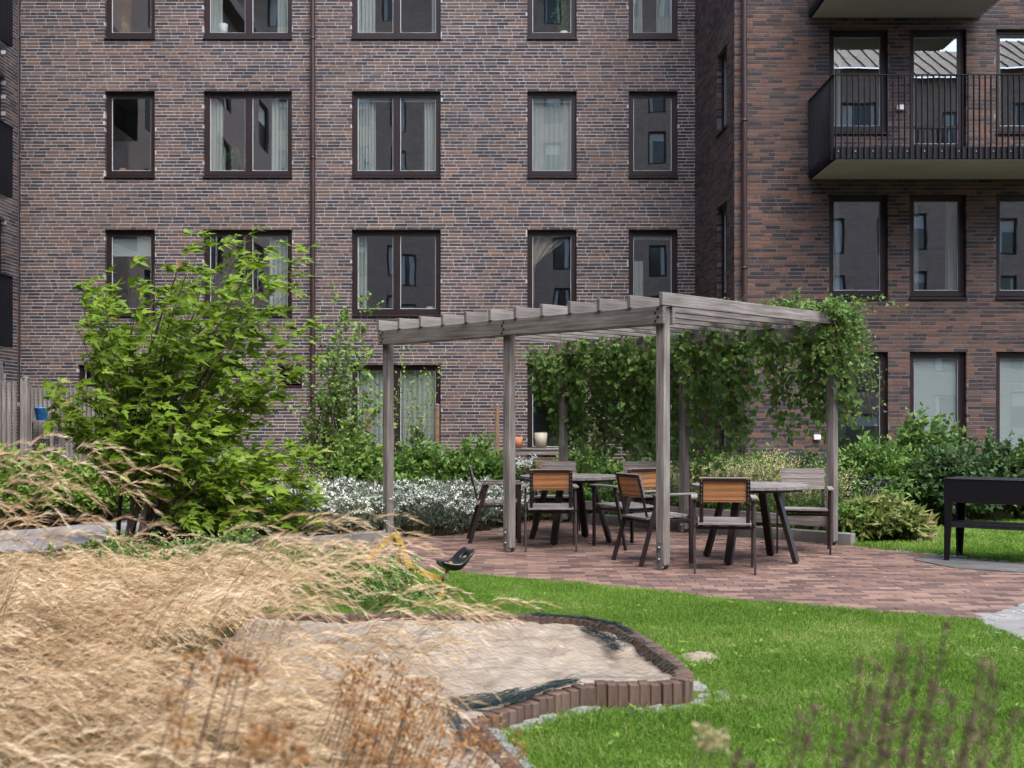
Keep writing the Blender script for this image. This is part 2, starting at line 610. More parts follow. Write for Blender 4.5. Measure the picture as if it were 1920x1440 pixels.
mMaple = leafmat('maple_leaf', [(0, (0.085, 0.150, 0.010)), (0.4, (0.155, 0.265, 0.018)), (0.8, (0.24, 0.36, 0.030)), (0.93, (0.34, 0.42, 0.13)), (0.97, (0.36, 0.31, 0.06)), (1, (0.40, 0.27, 0.11))], 0.46)
mVine = leafmat('vine_leaf', [(0, (0.062, 0.130, 0.026)), (0.5, (0.120, 0.225, 0.044)), (0.92, (0.18, 0.30, 0.06)), (0.97, (0.26, 0.26, 0.05)), (1, (0.36, 0.27, 0.07))], 0.45)
mVineTop = leafmat('vine_young_leaf', [(0, (0.075, 0.15, 0.030)), (1, (0.15, 0.25, 0.055))], 0.35)
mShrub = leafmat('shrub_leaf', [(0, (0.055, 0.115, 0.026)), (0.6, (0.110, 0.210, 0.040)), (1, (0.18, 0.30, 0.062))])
mShrubD = leafmat('dark_shrub_leaf', [(0, (0.030, 0.066, 0.024)), (0.6, (0.058, 0.112, 0.036)), (1, (0.10, 0.165, 0.055))])
mShrubY = leafmat('yellowgreen_shrub_leaf', [(0, (0.080, 0.150, 0.018)), (0.6, (0.145, 0.255, 0.032)), (1, (0.22, 0.34, 0.050))])
mSap = leafmat('sapling_leaf', [(0, (0.085, 0.155, 0.032)), (0.6, (0.155, 0.26, 0.052)), (1, (0.23, 0.35, 0.085))])
mPink = leafmat('pink_tinged_leaf', [(0, (0.08, 0.13, 0.03)), (0.55, (0.16, 0.22, 0.055)), (0.8, (0.28, 0.28, 0.10)), (0.9, (0.38, 0.20, 0.13)), (1, (0.20, 0.10, 0.06))])
mSilver = leafmat('silver_leaf', [(0, (0.095, 0.135, 0.080)), (1, (0.24, 0.29, 0.20))], 0.2, 0.8)
mWhiteF = leafmat('white_petal', [(0, (0.66, 0.69, 0.65)), (1, (0.88, 0.89, 0.86))], 0.15, 0.8)
mCreamF = leafmat('cream_petal', [(0, (0.32, 0.28, 0.13)), (1, (0.55, 0.49, 0.27))], 0.2, 0.8)
mPurpF = leafmat('purple_petal', [(0, (0.16, 0.10, 0.33)), (1, (0.28, 0.19, 0.48))], 0.2, 0.8)
mDryF = leafmat('dried_flower', [(0, (0.20, 0.085, 0.03)), (0.6, (0.36, 0.165, 0.055)), (1, (0.46, 0.28, 0.11))], 0.2, 0.9)
mDry = leafmat('dry_grass', [(0, (0.15, 0.11, 0.05)), (0.3, (0.40, 0.265, 0.14)), (0.6, (0.66, 0.485, 0.29)), (1, (0.88, 0.74, 0.53))], 0.30, 0.85, 0.1)
mDryB = leafmat('dry_grass_blade', [(0, (0.06, 0.095, 0.022)), (0.35, (0.15, 0.125, 0.045)), (1, (0.30, 0.21, 0.10))], 0.25, 0.85, 0.1)
mGreenB = leafmat('long_green_blade', [(0, (0.060, 0.125, 0.020)), (1, (0.15, 0.25, 0.05))])
mLawn = leafmat('lawn_blade', [(0, (0.056, 0.122, 0.012)), (0.5, (0.112, 0.225, 0.024)), (0.93, (0.205, 0.33, 0.055)), (1, (0.42, 0.40, 0.19))], 0.30, 0.6, 0.2)
mStalk = leafmat('brown_stalk', [(0, (0.085, 0.050, 0.042)), (1, (0.21, 0.13, 0.105))], 0.1, 0.9)
mLitter = leafmat('fallen_leaf', [(0, (0.20, 0.10, 0.045)), (1, (0.46, 0.30, 0.15))], 0.1, 0.9)


def glass_mat():
    m, nt, out = _nodes('window_glass')
    L = nt.links.new
    tr = nt.nodes.new('ShaderNodeBsdfTransparent')
    tr.inputs['Color'].default_value = (0.82, 0.88, 0.87, 1)
    gl = nt.nodes.new('ShaderNodeBsdfGlossy')
    gl.inputs['Roughness'].default_value = 0.0
    gl.inputs['Color'].default_value = (0.95, 0.98, 0.98, 1)
    geo = nt.nodes.new('ShaderNodeNewGeometry')
    nz = nt.nodes.new('ShaderNodeTexNoise')
    nz.inputs['Scale'].default_value = 1.6
    nz.inputs['Detail'].default_value = 1.0
    L(geo.outputs['Position'], nz.inputs['Vector'])
    bp = nt.nodes.new('ShaderNodeBump')
    bp.inputs['Strength'].default_value = 0.02
    bp.inputs['Distance'].default_value = 0.03
    L(nz.outputs['Fac'], bp.inputs['Height'])
    L(bp.outputs['Normal'], gl.inputs['Normal'])
    lw = nt.nodes.new('ShaderNodeLayerWeight')
    pw = nt.nodes.new('ShaderNodeMath')
    pw.operation = 'POWER'
    pw.inputs[1].default_value = 4.0
    L(lw.outputs['Facing'], pw.inputs[0])
    ma = nt.nodes.new('ShaderNodeMath')
    ma.operation = 'MULTIPLY_ADD'
    ma.inputs[1].default_value = 0.8
    ma.inputs[2].default_value = 0.32
    L(pw.outputs[0], ma.inputs[0])
    mx = nt.nodes.new('ShaderNodeMixShader')
    L(ma.outputs[0], mx.inputs['Fac'])
    L(tr.outputs['BSDF'], mx.inputs[1])
    L(gl.outputs['BSDF'], mx.inputs[2])
    L(mx.outputs['Shader'], out.inputs['Surface'])
    return m


mGlass = glass_mat()


def brick_tex_mat(name, c1, c2, mortar):
    """brickwork too far off to pick bricks apart (local X along the wall, Z up)"""
    m, nt, out = _nodes(name)
    L = nt.links.new
    tc = nt.nodes.new('ShaderNodeTexCoord')
    sp = nt.nodes.new('ShaderNodeSeparateXYZ')
    cb = nt.nodes.new('ShaderNodeCombineXYZ')
    L(tc.outputs['Object'], sp.inputs[0])
    ad = nt.nodes.new('ShaderNodeMath')
    ad.operation = 'ADD'
    L(sp.outputs['X'], ad.inputs[0])
    L(sp.outputs['Y'], ad.inputs[1])
    L(ad.outputs[0], cb.inputs['X'])
    L(sp.outputs['Z'], cb.inputs['Y'])
    bt = nt.nodes.new('ShaderNodeTexBrick')
    bt.inputs['Color1'].default_value = (*c1, 1)
    bt.inputs['Color2'].default_value = (*c2, 1)
    bt.inputs['Mortar'].default_value = (*mortar, 1)
    bt.inputs['Scale'].default_value = 1.0
    bt.inputs['Mortar Size'].default_value = 0.006
    bt.inputs['Brick Width'].default_value = 0.26
    bt.inputs['Row Height'].default_value = 0.0667
    L(cb.outputs[0], bt.inputs['Vector'])
    b = nt.nodes.new('ShaderNodeBsdfPrincipled')
    b.inputs['Roughness'].default_value = 0.9
    b.inputs['Specular IOR Level'].default_value = 0.1
    L(bt.outputs['Color'], b.inputs['Base Color'])
    L(b.outputs['BSDF'], out.inputs['Surface'])
    return m


mBrickPale = brick_tex_mat('brickwork_pale_far', (0.20, 0.14, 0.115), (0.095, 0.082, 0.085), (0.50, 0.46, 0.45))
mBrickFar = brick_tex_mat('brickwork_far', (0.40, 0.255, 0.185), (0.20, 0.15, 0.13), (0.48, 0.43, 0.38))
mPaneFar = mat('far_window_pane', flat((0.045, 0.046, 0.046)), rough=0.12, spec=0.5)
mRoof = mat('roof_sheet_metal', [(0, (0.055, 0.05, 0.05)), (1, (0.09, 0.085, 0.085))], nscale=1, metallic=0.1, rough=0.6)

# ================================================================== SETTING: ground
g = MB()
g.poly([(-60, -45), (60, -45), (60, 90), (-60, 90)], -0.6, -0.012)
tag(g.build('ground', mSoil), kind='structure')


def inpoly(x, y, poly):
    """numpy point in polygon"""
    x = np.asarray(x)
    y = np.asarray(y)
    c = np.zeros(x.shape, dtype=bool)
    n = len(poly)
    for i in range(n):
        x0, y0 = poly[i][0], poly[i][1]
        x1, y1 = poly[(i + 1) % n][0], poly[(i + 1) % n][1]
        if abs(y1 - y0) < 1e-9:
            continue
        t = ((y0 > y) != (y1 > y)) & (x < (x1 - x0) * (y - y0) / (y1 - y0) + x0)
        c ^= t
    return c


def g2(px, py):
    v = G(px, py)
    return (v.x, v.y)


# ================================================================== WALLS
COURSE = 2.8 / 42.0


def snap(z):
    return round(z / COURSE) * COURSE


def wall_matrix(o, u):
    u = Vector((u[0], u[1], 0)).normalized()
    y = Vector((0, 0, 1)).cross(u)
    return Matrix.Translation(Vector(o)) @ Matrix((u, y, Vector((0, 0, 1)))).transposed().to_4x4()


def brick_wall(bld, W, u0, u1, z0, z1, ops, matM, matS, matMortar, focus=None, seed=1, nsingle=300):
    """brick facing with every brick a box proud of the mortar; ops = openings (u0,u1,z0,z1)"""
    R = np.random.default_rng(seed)
    rows = int(round((z1 - z0) / COURSE))
    bl, jt, jv = 0.251, 0.0165, 0.0095
    bh = COURSE - jt
    out = []
    for r in range(rows):
        za = z0 + r * COURSE + jt / 2
        zb = za + bh
        zc = (za + zb) / 2
        spans = [(u0, u1)]
        for (a, b, c, d) in ops:
            if c < zc < d:
                ns = []
                for (s, e) in spans:
                    if b <= s or a >= e:
                        ns.append((s, e))
                    else:
                        if a > s:
                            ns.append((s, a))
                        if b < e:
                            ns.append((b, e))
                spans = ns
        u = u0 - R.uniform(0, 0.26)
        hd = 0
        while u < u1:
            if R.random() < 0.22 and hd == 0:
                l = 0.118
                hd = 1
            else:
                l = bl
                hd = 0
            a, b = u, u + l
            u = b + jv
            for (s, e) in spans:
                aa, bb = max(a, s), min(b, e)
                if bb - aa > 0.035:
                    out.append((aa, bb, za, zb, 1.0 if (aa == a and bb == b) else 0.0))
    B = np.array(out)
    N = len(B)
    # patches where the fired colours run darker or redder
    val = R.random(N) * 0.80 + 0.08
    val += 0.10 * np.sin(B[:, 0] * 0.9 + B[:, 2] * 0.7 + seed) * np.sin(B[:, 2] * 1.3 - B[:, 0] * 0.4)
    val = np.clip(val, 0, 1)
    single = np.zeros(N, dtype=bool)
    if focus is not None:
        d = ((B[:, 0] + B[:, 1]) / 2 - focus[0]) ** 2 + ((B[:, 2] + B[:, 3]) / 2 - focus[1]) ** 2
        d[B[:, 4] < 0.5] = 1e9
        single[np.argsort(d)[:nsingle]] = True
        meshes = {}
        for i in np.nonzero(single)[0]:
            a, b, c, dz, _ = B[i]
            k = round(b - a, 3)
            if k not in meshes:
                meshes[k] = MB().box((0, 0, 0), (b - a, 0.105, dz - c)).mesh('brick', matS)
            m = W @ Matrix.Translation(((a + b) / 2, 0.0525 + R.uniform(-0.002, 0.0015), (c + dz) / 2))
            m = m @ Matrix.Rotation(R.uniform(-0.004, 0.004), 4, 'Y')
            link('brick', meshes[k], bld, m)
    Bm = B[~single]
    vm = val[~single]
    n = len(Bm)
    off = R.uniform(-0.002, 0.0015, n)
    tl = R.uniform(-0.0008, 0.0008, n)
    V = np.zeros((n, 8, 3))
    for k in range(8):
        su, sy, sz = k & 1, (k >> 1) & 1, (k >> 2) & 1
        V[:, k, 0] = np.where(su, Bm[:, 1], Bm[:, 0])
        V[:, k, 1] = off + sy * 0.105
        V[:, k, 2] = np.where(sz, Bm[:, 3], Bm[:, 2]) + (tl if su else -tl)
    base = np.array([(0, 1, 5, 4), (0, 4, 6, 2), (1, 3, 7, 5), (4, 5, 7, 6), (0, 2, 3, 1)])
    Fa = (np.arange(n)[:, None, None] * 8 + base[None]).reshape(-1, 4)
    me = mesh_np('brick_field', V.reshape(-1, 3), Fa, matM, np.repeat(vm, 5))
    tag(link('brick_field', me, bld, W), kind='stuff')
    # mortar backing with jambs
    e = 0.006
    us = sorted(set([u0, u1] + [x for o in ops for x in (o[0] - e, o[1] + e) if u0 < x < u1]))
    zs = sorted(set([z0, z1] + [x for o in ops for x in (o[2] - e, o[3] + e) if z0 < x < z1]))
    mb = MB()
    ym = 0.0045
    for i in range(len(us) - 1):
        for j in range(len(zs) - 1):
            uc, zc = (us[i] + us[i + 1]) / 2, (zs[j] + zs[j + 1]) / 2
            if any(o[0] - e < uc < o[1] + e and o[2] - e < zc < o[3] + e for o in ops):
                continue
            mb._add([(us[i], ym, zs[j]), (us[i + 1], ym, zs[j]), (us[i + 1], ym, zs[j + 1]), (us[i], ym, zs[j + 1])], [(0, 1, 2, 3)])
    for o in ops:
        a, b, c, d = o[0] - e, o[1] + e, o[2] - e, o[3] + e
        y2 = 0.30
        mb._add([(a, ym, c), (a, y2, c), (a, y2, d), (a, ym, d)], [(0, 3, 2, 1)])
        mb._add([(b, ym, c), (b, y2, c), (b, y2, d), (b, ym, d)], [(0, 1, 2, 3)])
        mb._add([(a, ym, d), (a, y2, d), (b, y2, d), (b, ym, d)], [(0, 3, 2, 1)])
        mb._add([(a, ym, c), (a, y2, c), (b, y2, c), (b, ym, c)], [(0, 1, 2, 3)])
    mb.build('wall', matMortar, bld, W)


def window(bld, W, o, double=False, sill=True, room=2.4, margin=0.38, blind=0.0, mull=None, door=False, floor_z=None):
    """a recessed window: frame > sashes, panes, sill, blind, room behind"""
    u0, u1, z0, z1 = o
    f = 0.055
    y0, y1 = 0.085, 0.165
    mb = MB()
    c = (z0 + z1) / 2
    zb = z0 + (0.045 if sill else 0.0)
    mb.box((u0 + f / 2, (y0 + y1) / 2, (zb + z1) / 2), (f, y1 - y0, z1 - zb))
    mb.box((u1 - f / 2, (y0 + y1) / 2, (zb + z1) / 2), (f, y1 - y0, z1 - zb))
    mb.box(((u0 + u1) / 2, (y0 + y1) / 2 - 0.002, z1 - f / 2), (u1 - u0 - 2 * f, y1 - y0, f))
    mb.box(((u0 + u1) / 2, (y0 + y1) / 2 - 0.002, zb + f / 2), (u1 - u0 - 2 * f, y1 - y0, f))
    bays = [(u0 + f, u1 - f)]
    if double:
        mc = (u0 + u1) / 2 if mull is None else mull
        mb.box((mc, (y0 + y1) / 2, (zb + z1) / 2), (0.05, y1 - y0 - 0.004, z1 - zb - 2 * f))
        bays = [(u0 + f, mc - 0.025), (mc + 0.025, u1 - f)]
    # reveal lining strip seen as a dark band inside the brick jamb
    w = mb.build('window', mFrame, bld, W)
    for (a, b) in bays:
        s = 0.048
        za, zd = zb + f, z1 - f
        sm = MB()
        ys, ye = 0.094, 0.15
        sm.box((a + s / 2, (ys + ye) / 2, (za + zd) / 2), (s, ye - ys, zd - za))
        sm.box((b - s / 2, (ys + ye) / 2, (za + zd) / 2), (s, ye - ys, zd - za))
        sm.box(((a + b) / 2, (ys + ye) / 2 + 0.001, zd - s / 2), (b - a - 2 * s, ye - ys, s))
        sm.box(((a + b) / 2, (ys + ye) / 2 + 0.001, za + s / 2), (b - a - 2 * s, ye - ys, s))
        if door:
            zt = za + 0.34
            sm.box(((a + b) / 2, (ys + ye) / 2 + 0.001, zt), (b - a - 2 * s, ye - ys, 0.045))
        sm.build('sash', mFrame, w, W)
        ga, gb, gc, gd = a + s, b - s, za + s, zd - s
        bm = MB()
        t = 0.011
        yb = 0.121
        bm.box((ga + t / 2, yb, (gc + gd) / 2), (t, 0.012, gd - gc))
        bm.box((gb - t / 2, yb, (gc + gd) / 2), (t, 0.012, gd - gc))
        bm.box(((ga + gb) / 2, yb + 0.001, gc + t / 2), (gb - ga - 2 * t, 0.012, t))
        bm.box(((ga + gb) / 2, yb + 0.001, gd - t / 2), (gb - ga - 2 * t, 0.012, t))
        bm.build('glazing_bead', mSpacer, w, W)
        pm = MB()
        hx, hz = (gb - ga) / 2, (gd - gc) / 2
        pm._add([(-hx, 0, -hz), (hx, 0, -hz), (hx, 0, hz), (-hx, 0, hz)], [(0, 1, 2, 3)])
        m = W @ Matrix.Translation(((ga + gb) / 2, 0.130, (gc + gd) / 2)) @ Matrix.Rotation(random.gauss(0, 0.007), 4, 'Z') @ Matrix.Rotation(random.gauss(0, 0.005), 4, 'X')
        pm.build('pane', mGlass, w, m)
        if blind > 0:
            lm = MB()
            z = gd
            zend = gd - (gd - gc) * blind
            while z > zend:
                lm._add([(ga + 0.005, 0.166, z - 0.0265), (gb - 0.005, 0.166, z - 0.0265), (gb - 0.005, 0.178, z - 0.002), (ga + 0.005, 0.178, z - 0.002)], [(0, 1, 2, 3)])
                z -= 0.0245
            lm.box(((ga + gb) / 2, 0.178, zend - 0.012), (gb - ga - 0.02, 0.018, 0.02))
            lm.build('blind', mBlind, w, W)
    if sill:
        sm = MB()
        a, b = u0 - 0.012, u1 + 0.012
        pts = [(a, -0.038, z0 - 0.022), (b, -0.038, z0 - 0.022), (b, -0.038, z0 + 0.006), (a, -0.038, z0 + 0.006),
               (b, 0.10, z0 + 0.040), (a, 0.10, z0 + 0.040), (a, -0.002, z0 - 0.022), (b, -0.002, z0 - 0.022)]
        sm._add(pts, [(0, 1, 2, 3), (3, 2, 4, 5), (1, 7, 4, 2), (0, 3, 5, 6), (0, 6, 7, 1)])
        sm.build('sill', mFrame, w, W)
    if room:
        rm = MB()
        a, b = u0 - margin, u1 + margin
        fz = floor_z if floor_z is not None else z0 - 0.75
        tz = z1 + 0.25
        ya, yb = 0.30, room
        # inward facing box with a hole where the window is
        rm._add([(a, yb, fz), (b, yb, fz), (b, yb, tz), (a, yb, tz)], [(0, 1, 2, 3)])
        rm._add([(a, ya, fz), (a, yb, fz), (a, yb, tz), (a, ya, tz)], [(0, 1, 2, 3)])
        rm._add([(b, ya, fz), (b, yb, fz), (b, yb, tz), (b, ya, tz)], [(0, 3, 2, 1)])
        rm._add([(a, ya, tz), (b, ya, tz), (b, yb, tz), (a, yb, tz)], [(0, 3, 2, 1)])
        rm.mi = 1
        rm._add([(a, ya, fz), (b, ya, fz), (b, yb, fz), (a, yb, fz)], [(0, 1, 2, 3)])
        rm.mi = 0
        for (p, q, r, s) in ((a, u0, fz, tz), (u1, b, fz, tz), (u0, u1, fz, z0), (u0, u1, z1, tz)):
            rm._add([(p, ya, r), (q, ya, r), (q, ya, s), (p, ya, s)], [(0, 3, 2, 1)])
        # inner window board
        rm.mi = 0
        rm.box(((u0 + u1) / 2, 0.27, z0 + 0.03), (u1 - u0 - 0.02, 0.19, 0.03))
        rm.build('room', [mRoom, mFloorIn], w, W)
    return w


def curtain(label, W, u0, u1, z0, z1, y=0.22, mt=None, waves=5, amp=0.03, gather=0.0):
    mt = mt or mCurtain
    rows = []
    n = 48
    ph = random.random() * 6
    for j in range(9):
        t = j / 8
        row = []
        for i in range(n + 1):
            s = i / n
            uu = u0 + (u1 - u0) * s + gather * math.sin(PI * t) * (0.5 - s)
            yy = y + amp * math.sin(2 * PI * waves * s + ph + 0.5 * math.sin(3 * t + ph)) * (0.7 + 0.3 * t) + 0.01 * math.sin(9 * s + ph)
            row.append((uu, yy, z1 + (z0 - z1) * t))
        rows.append(row)
    o = MB().sheet(rows).build('curtain', mt, None, W)
    return tag(o, label, 'curtain', 'curtains behind the window panes')


def flat_wall(bld, W, u0, u1, z0, z1, ops, mt, name='wall'):
    us = sorted(set([u0, u1] + [x for o in ops for x in (o[0], o[1]) if u0 < x < u1]))
    zs = sorted(set([z0, z1] + [x for o in ops for x in (o[2], o[3]) if z0 < x < z1]))
    mb = MB()
    for i in range(len(us) - 1):
        for j in range(len(zs) - 1):
            uc, zc = (us[i] + us[i + 1]) / 2, (zs[j] + zs[j + 1]) / 2
            if any(o[0] < uc < o[1] and o[2] < zc < o[3] for o in ops):
                continue
            mb._add([(us[i], 0, zs[j]), (us[i + 1], 0, zs[j]), (us[i + 1], 0, zs[j + 1]), (us[i], 0, zs[j + 1])], [(0, 1, 2, 3)])
    for o in ops:
        a, b, c, d = o
        y2 = 0.2
        mb._add([(a, 0, c), (a, y2, c), (a, y2, d), (a, 0, d)], [(0, 3, 2, 1)])
        mb._add([(b, 0, c), (b, y2, c), (b, y2, d), (b, 0, d)], [(0, 1, 2, 3)])
        mb._add([(a, 0, d), (a, y2, d), (b, y2, d), (b, 0, d)], [(0, 3, 2, 1)])
        mb._add([(a, 0, c), (a, y2, c), (b, y2, c), (b, 0, c)], [(0, 1, 2, 3)])
    return mb.build(name, mt, bld, W)


def downpipe(bld, x, y, z0, z1, r=0.05, clips=(1.9, 4.3, 6.7, 9.1)):
    mb = MB()
    mb.tube([(x, y, z0), (x, y, z1)], r, 14)
    p = mb.build('downpipe', mPipe, bld)
    for z in clips:
        if z0 < z < z1:
            c = MB().lathe((x, y, z), [(r + 0.001, -0.02), (r + 0.008, -0.02), (r + 0.008, 0.02), (r + 0.001, 0.02)], 14)
            c.bar((x, y + r, z), (x, y + r + 0.06, z), 0.03, 0.03)
            c.build('pipe_clip', mPipe, p)


# ------------------------------------------------------------------ main building (pale mortar, straight ahead)
YM, YR = 23.4, 20.1
UL = -9.92
UR = (1303 - 960) / F * YM


def zm(py):
    return snap(EYE + (HOR - py) * YM / F)


def um(px):
    return (px - 960) * YM / F


W_MAIN = wall_matrix((0, YM, 0), (1, 0))
bA = empty('apartment_building', (-3, YM, 0))
tag(bA, 'wide brick apartment building with pale mortar, facing straight on behind the pergola', 'building')
rows = [(zm(-92), zm(73)), (zm(169), zm(335)), (zm(430), zm(592)), (zm(682), zm(852))]
cols = [(197, 290, 0), (382, 547, 1), (660, 826, 1), (989, 1081, 0), (1179, 1270, 0)]
opsA = {}
for r, (zt, zb) in enumerate(rows):
    for c, (a, b, dbl) in enumerate(cols):
        if r == 3 and c in (0, 1):
            continue
        opsA[(r, c)] = (um(a), um(b), zb, zt)
opsA[(3, 0)] = (um(147), um(240), zm(852), zm(682))
ventop = (um(520), um(566), zm(727), zm(686))
opl = list(opsA.values()) + [ventop]
ZTOP = snap(11.2)
brick_wall(bA, W_MAIN, UL - 0.1, UR + 0.1, 0.0, ZTOP, opl, mBrickA, mBrickA1, mMortarA, focus=(um(900), zm(390)), seed=3)
flat_wall(bA, W_MAIN @ Matrix.Translation((0, 0.01, 0)), UL - 0.1, UR + 0.1, ZTOP, 15.5, [], mBrickFar, 'upper_wall')
blinds = {(1, 2): 0.03, (1, 3): 0.04, (2, 0): 0.26, (2, 4): 0.03}
for (r, c), o in opsA.items():
    window(bA, W_MAIN, o, double=bool(cols[c][2]), blind=blinds.get((r, c), 0.0))
core = MB()
core.box(((UL + UR) / 2, YM + 9, 7.5), (UR - UL + 0.2, 12.0, 15))
core.build('rear_block', mBrickFar, bA)
MB().box(((UL + UR) / 2, YM + 7, 15.7), (UR - UL + 1.0, 15.0, 0.4)).build('roof', mRoof, bA)
downpipe(bA, um(588), YM - 0.10, 0.1, 14.5)
downpipe(bA, um(37), YM - 0.10, 0.1, 14.5)
vm = MB()
va, vb, vc, vd = ventop
for s in ((va, va + 0.03, vc, vd), (vb - 0.03, vb, vc, vd), (va + 0.03, vb - 0.03, vc, vc + 0.03), (va + 0.03, vb - 0.03, vd - 0.03, vd)):
    vm.box(((s[0] + s[1]) / 2, 0.05, (s[2] + s[3]) / 2), (s[1] - s[0], 0.08, s[3] - s[2]))
vent = vm.build('vent', mFrame, bA, W_MAIN)
vbk = MB().box(((va + vb) / 2, 0.12, (vc + vd) / 2), (vb - va, 0.02, vd - vc))
vbk.build('vent_back', mBlack, vent, W_MAIN)
n = 7
for i in range(n):
    z = vc + 0.05 + (vd - vc - 0.1) * i / (n - 1)
    MB().box((0, 0, 0), (vb - va - 0.06, 0.05, 0.008), Matrix.Rotation(math.radians(38), 3, 'X')).build('slat', mFrame, vent, W_MAIN @ Matrix.Translation(((va + vb) / 2, 0.05, z)))

# curtains of the main building
zt = lambda r: rows[r][0] - 0.05
zb_ = lambda r: rows[r][1] + 0.10
um_ = um
curtain('white curtain gathered at left of the cut-off double window beside the long downpipe, top row', W_MAIN, um(390), um(412), zb_(0), zt(0), waves=4)
curtain('white curtain at right edge of the cut-off double window left of the downpipe, top row', W_MAIN, um(517), um(545), zb_(0), zt(0), waves=4)
curtain('bright white curtain at left of the cut-off double window right of the downpipe, top row', W_MAIN, um(666), um(701), zb_(0), zt(0), waves=5)
curtain('narrow white curtain at right of the cut-off double window right of the downpipe, top row', W_MAIN, um(808), um(822), zb_(0), zt(0), waves=2)
curtain('white curtain at left of the rightmost cut-off single window of the main facade, top row', W_MAIN, um(1185), um(1207), zb_(0), zt(0), waves=3)
curtain('white curtain at right of the rightmost cut-off single window of the main facade, top row', W_MAIN, um(1233), um(1260), zb_(0), zt(0), waves=4)
curtain('white curtain at left of the second-row double window with the palm', W_MAIN, um(390), um(414), zb_(1), zt(1), waves=4)
curtain('white curtain at right of the second-row double window with the palm', W_MAIN, um(505), um(541), zb_(1), zt(1), waves=5)
curtain('sheer white curtain at left of the second-row double window right of the downpipe', W_MAIN, um(668), um(702), zb_(1), zt(1), waves=6)
curtain('sheer white curtain at right of the second-row double window right of the downpipe', W_MAIN, um(793), um(822), zb_(1), zt(1), waves=5)
curtain('pale sheer curtain filling the whole second-row single window', W_MAIN, um(994), um(1078), zb_(1), zt(1), waves=9, amp=0.015)
curtain('thin white curtain at left of the third-row double window above the pergola', W_MAIN, um(668), um(686), zb_(2), zt(2), waves=3)
curtain('white curtain edge at left of the third-row window near the building corner', W_MAIN, um(1184), um(1208), zb_(2), zt(2) - 0.55, waves=3)
curtain('grey-white curtain behind the maple in the third-row double window', W_MAIN, um(500), um(541), zb_(2), zt(2), waves=5)
curtain('sheer curtain filling left half of the ground-floor double window behind the pergola post', W_MAIN, um(668), um(738), zb_(3), zt(3), waves=8, amp=0.02)
curtain('sheer curtain filling right half of the ground-floor double window behind the wire fence', W_MAIN, um(748), um(822), zb_(3), zt(3), waves=8, amp=0.02)
# the beige drape pulled aside
rowsd = []
Wd = (um(996), um(1076))
zt2 = zt(2)
for j in range(11):
    t = j / 10
    row = []
    for i in range(41):
        s = i / 40
        u = Wd[0] + (Wd[1] - Wd[0]) * s * (1 - 0.93 * min(1, t * 1.0)) + 0.0
        z = zt2 - t * 0.62 - t * (1 - s) * 0.30
        row.append((u, 0.22 + 0.03 * math.sin(s * 22 + t * 3), z))
    rowsd.append(row)
for j in range(1, 7):
    t = j / 6
    rowsd.append([(Wd[0] + 0.07 * (i / 40), 0.22 + 0.03 * math.sin(i / 40 * 22 + 3), rowsd[10][i][2] - t * 0.75) for i in range(41)])
tag(MB().sheet(rowsd).build('curtain', mCurtainB, None, W_MAIN), 'beige drape pulled diagonally to the left in the third-row single window', 'curtain', 'curtains behind the window panes')


def pot(label, W, u, z, r, h, mt, y=0.26, cat='pot', name='flower_pot'):
    mb = MB().lathe((u, y, z), [(0.0, 0), (r * 0.75, 0), (r, h), (r * 0.9, h), (r * 0.85, h * 0.85), (0, h * 0.82)], 16)
    return tag(mb.build(name, mt, None, W), label, cat)


SB = 0.076   # window board height above the opening's bottom
pot('small terracotta pot on the board of the second-row window at far left', W_MAIN, um(222), rows[1][1] + SB, 0.075, 0.15, mTerra)
pot('white pot standing at right in the cut-off top-row single window', W_MAIN, um(1059), rows[0][1] + SB, 0.08, 0.15, mPlastW)
pot('tall white vase in the cut-off double window left of the downpipe', W_MAIN, um(413), rows[0][1] + SB, 0.09, 0.30, mPlastW, cat='vase', name='vase')
pot('white cup on the board of the second-row window nearest the building corner', W_MAIN, um(1243), rows[1][1] + SB, 0.04, 0.09, mPlastW, cat='cup', name='cup')
pot('small dark pot at lower left of the second-row window with pale curtain', W_MAIN, um(1016), rows[1][1] + SB, 0.05, 0.07, mPotGrey)
for px, lab, r in ((730, 'small brown box at lower left in the second-row double window', 1), (774, 'small tan box standing in right half of the second-row double window', 1)):
    sb_ = tag(MB().box((um(px), 0.26, rows[r][1] + SB + 0.038), (0.14, 0.07, 0.074), chamfer=0.004).build('storage_box', mPotPale, None, W_MAIN), lab, 'box')
    MB().box((um(px), 0.26, rows[r][1] + SB + 0.084), (0.15, 0.08, 0.018), chamfer=0.004).build('lid', mPotPale, sb_, W_MAIN)
tag(MB().lathe((um(804), 0.26, rows[2][1] + SB), [(0, 0), (0.075, 0), (0.075, 0.13), (0.066, 0.13), (0.066, 0.11), (0, 0.11)], 20).build('candle_holder', mPotPale, None, W_MAIN),
    'cream candle holder in the third-row double window right above the pergola', 'candle holder')

# ------------------------------------------------------------------ right building (warm brick, balconies)


def zr(py):
    return snap(EYE + (HOR - py) * YR / F)


def ur(px):
    return (px - 960) * YR / F


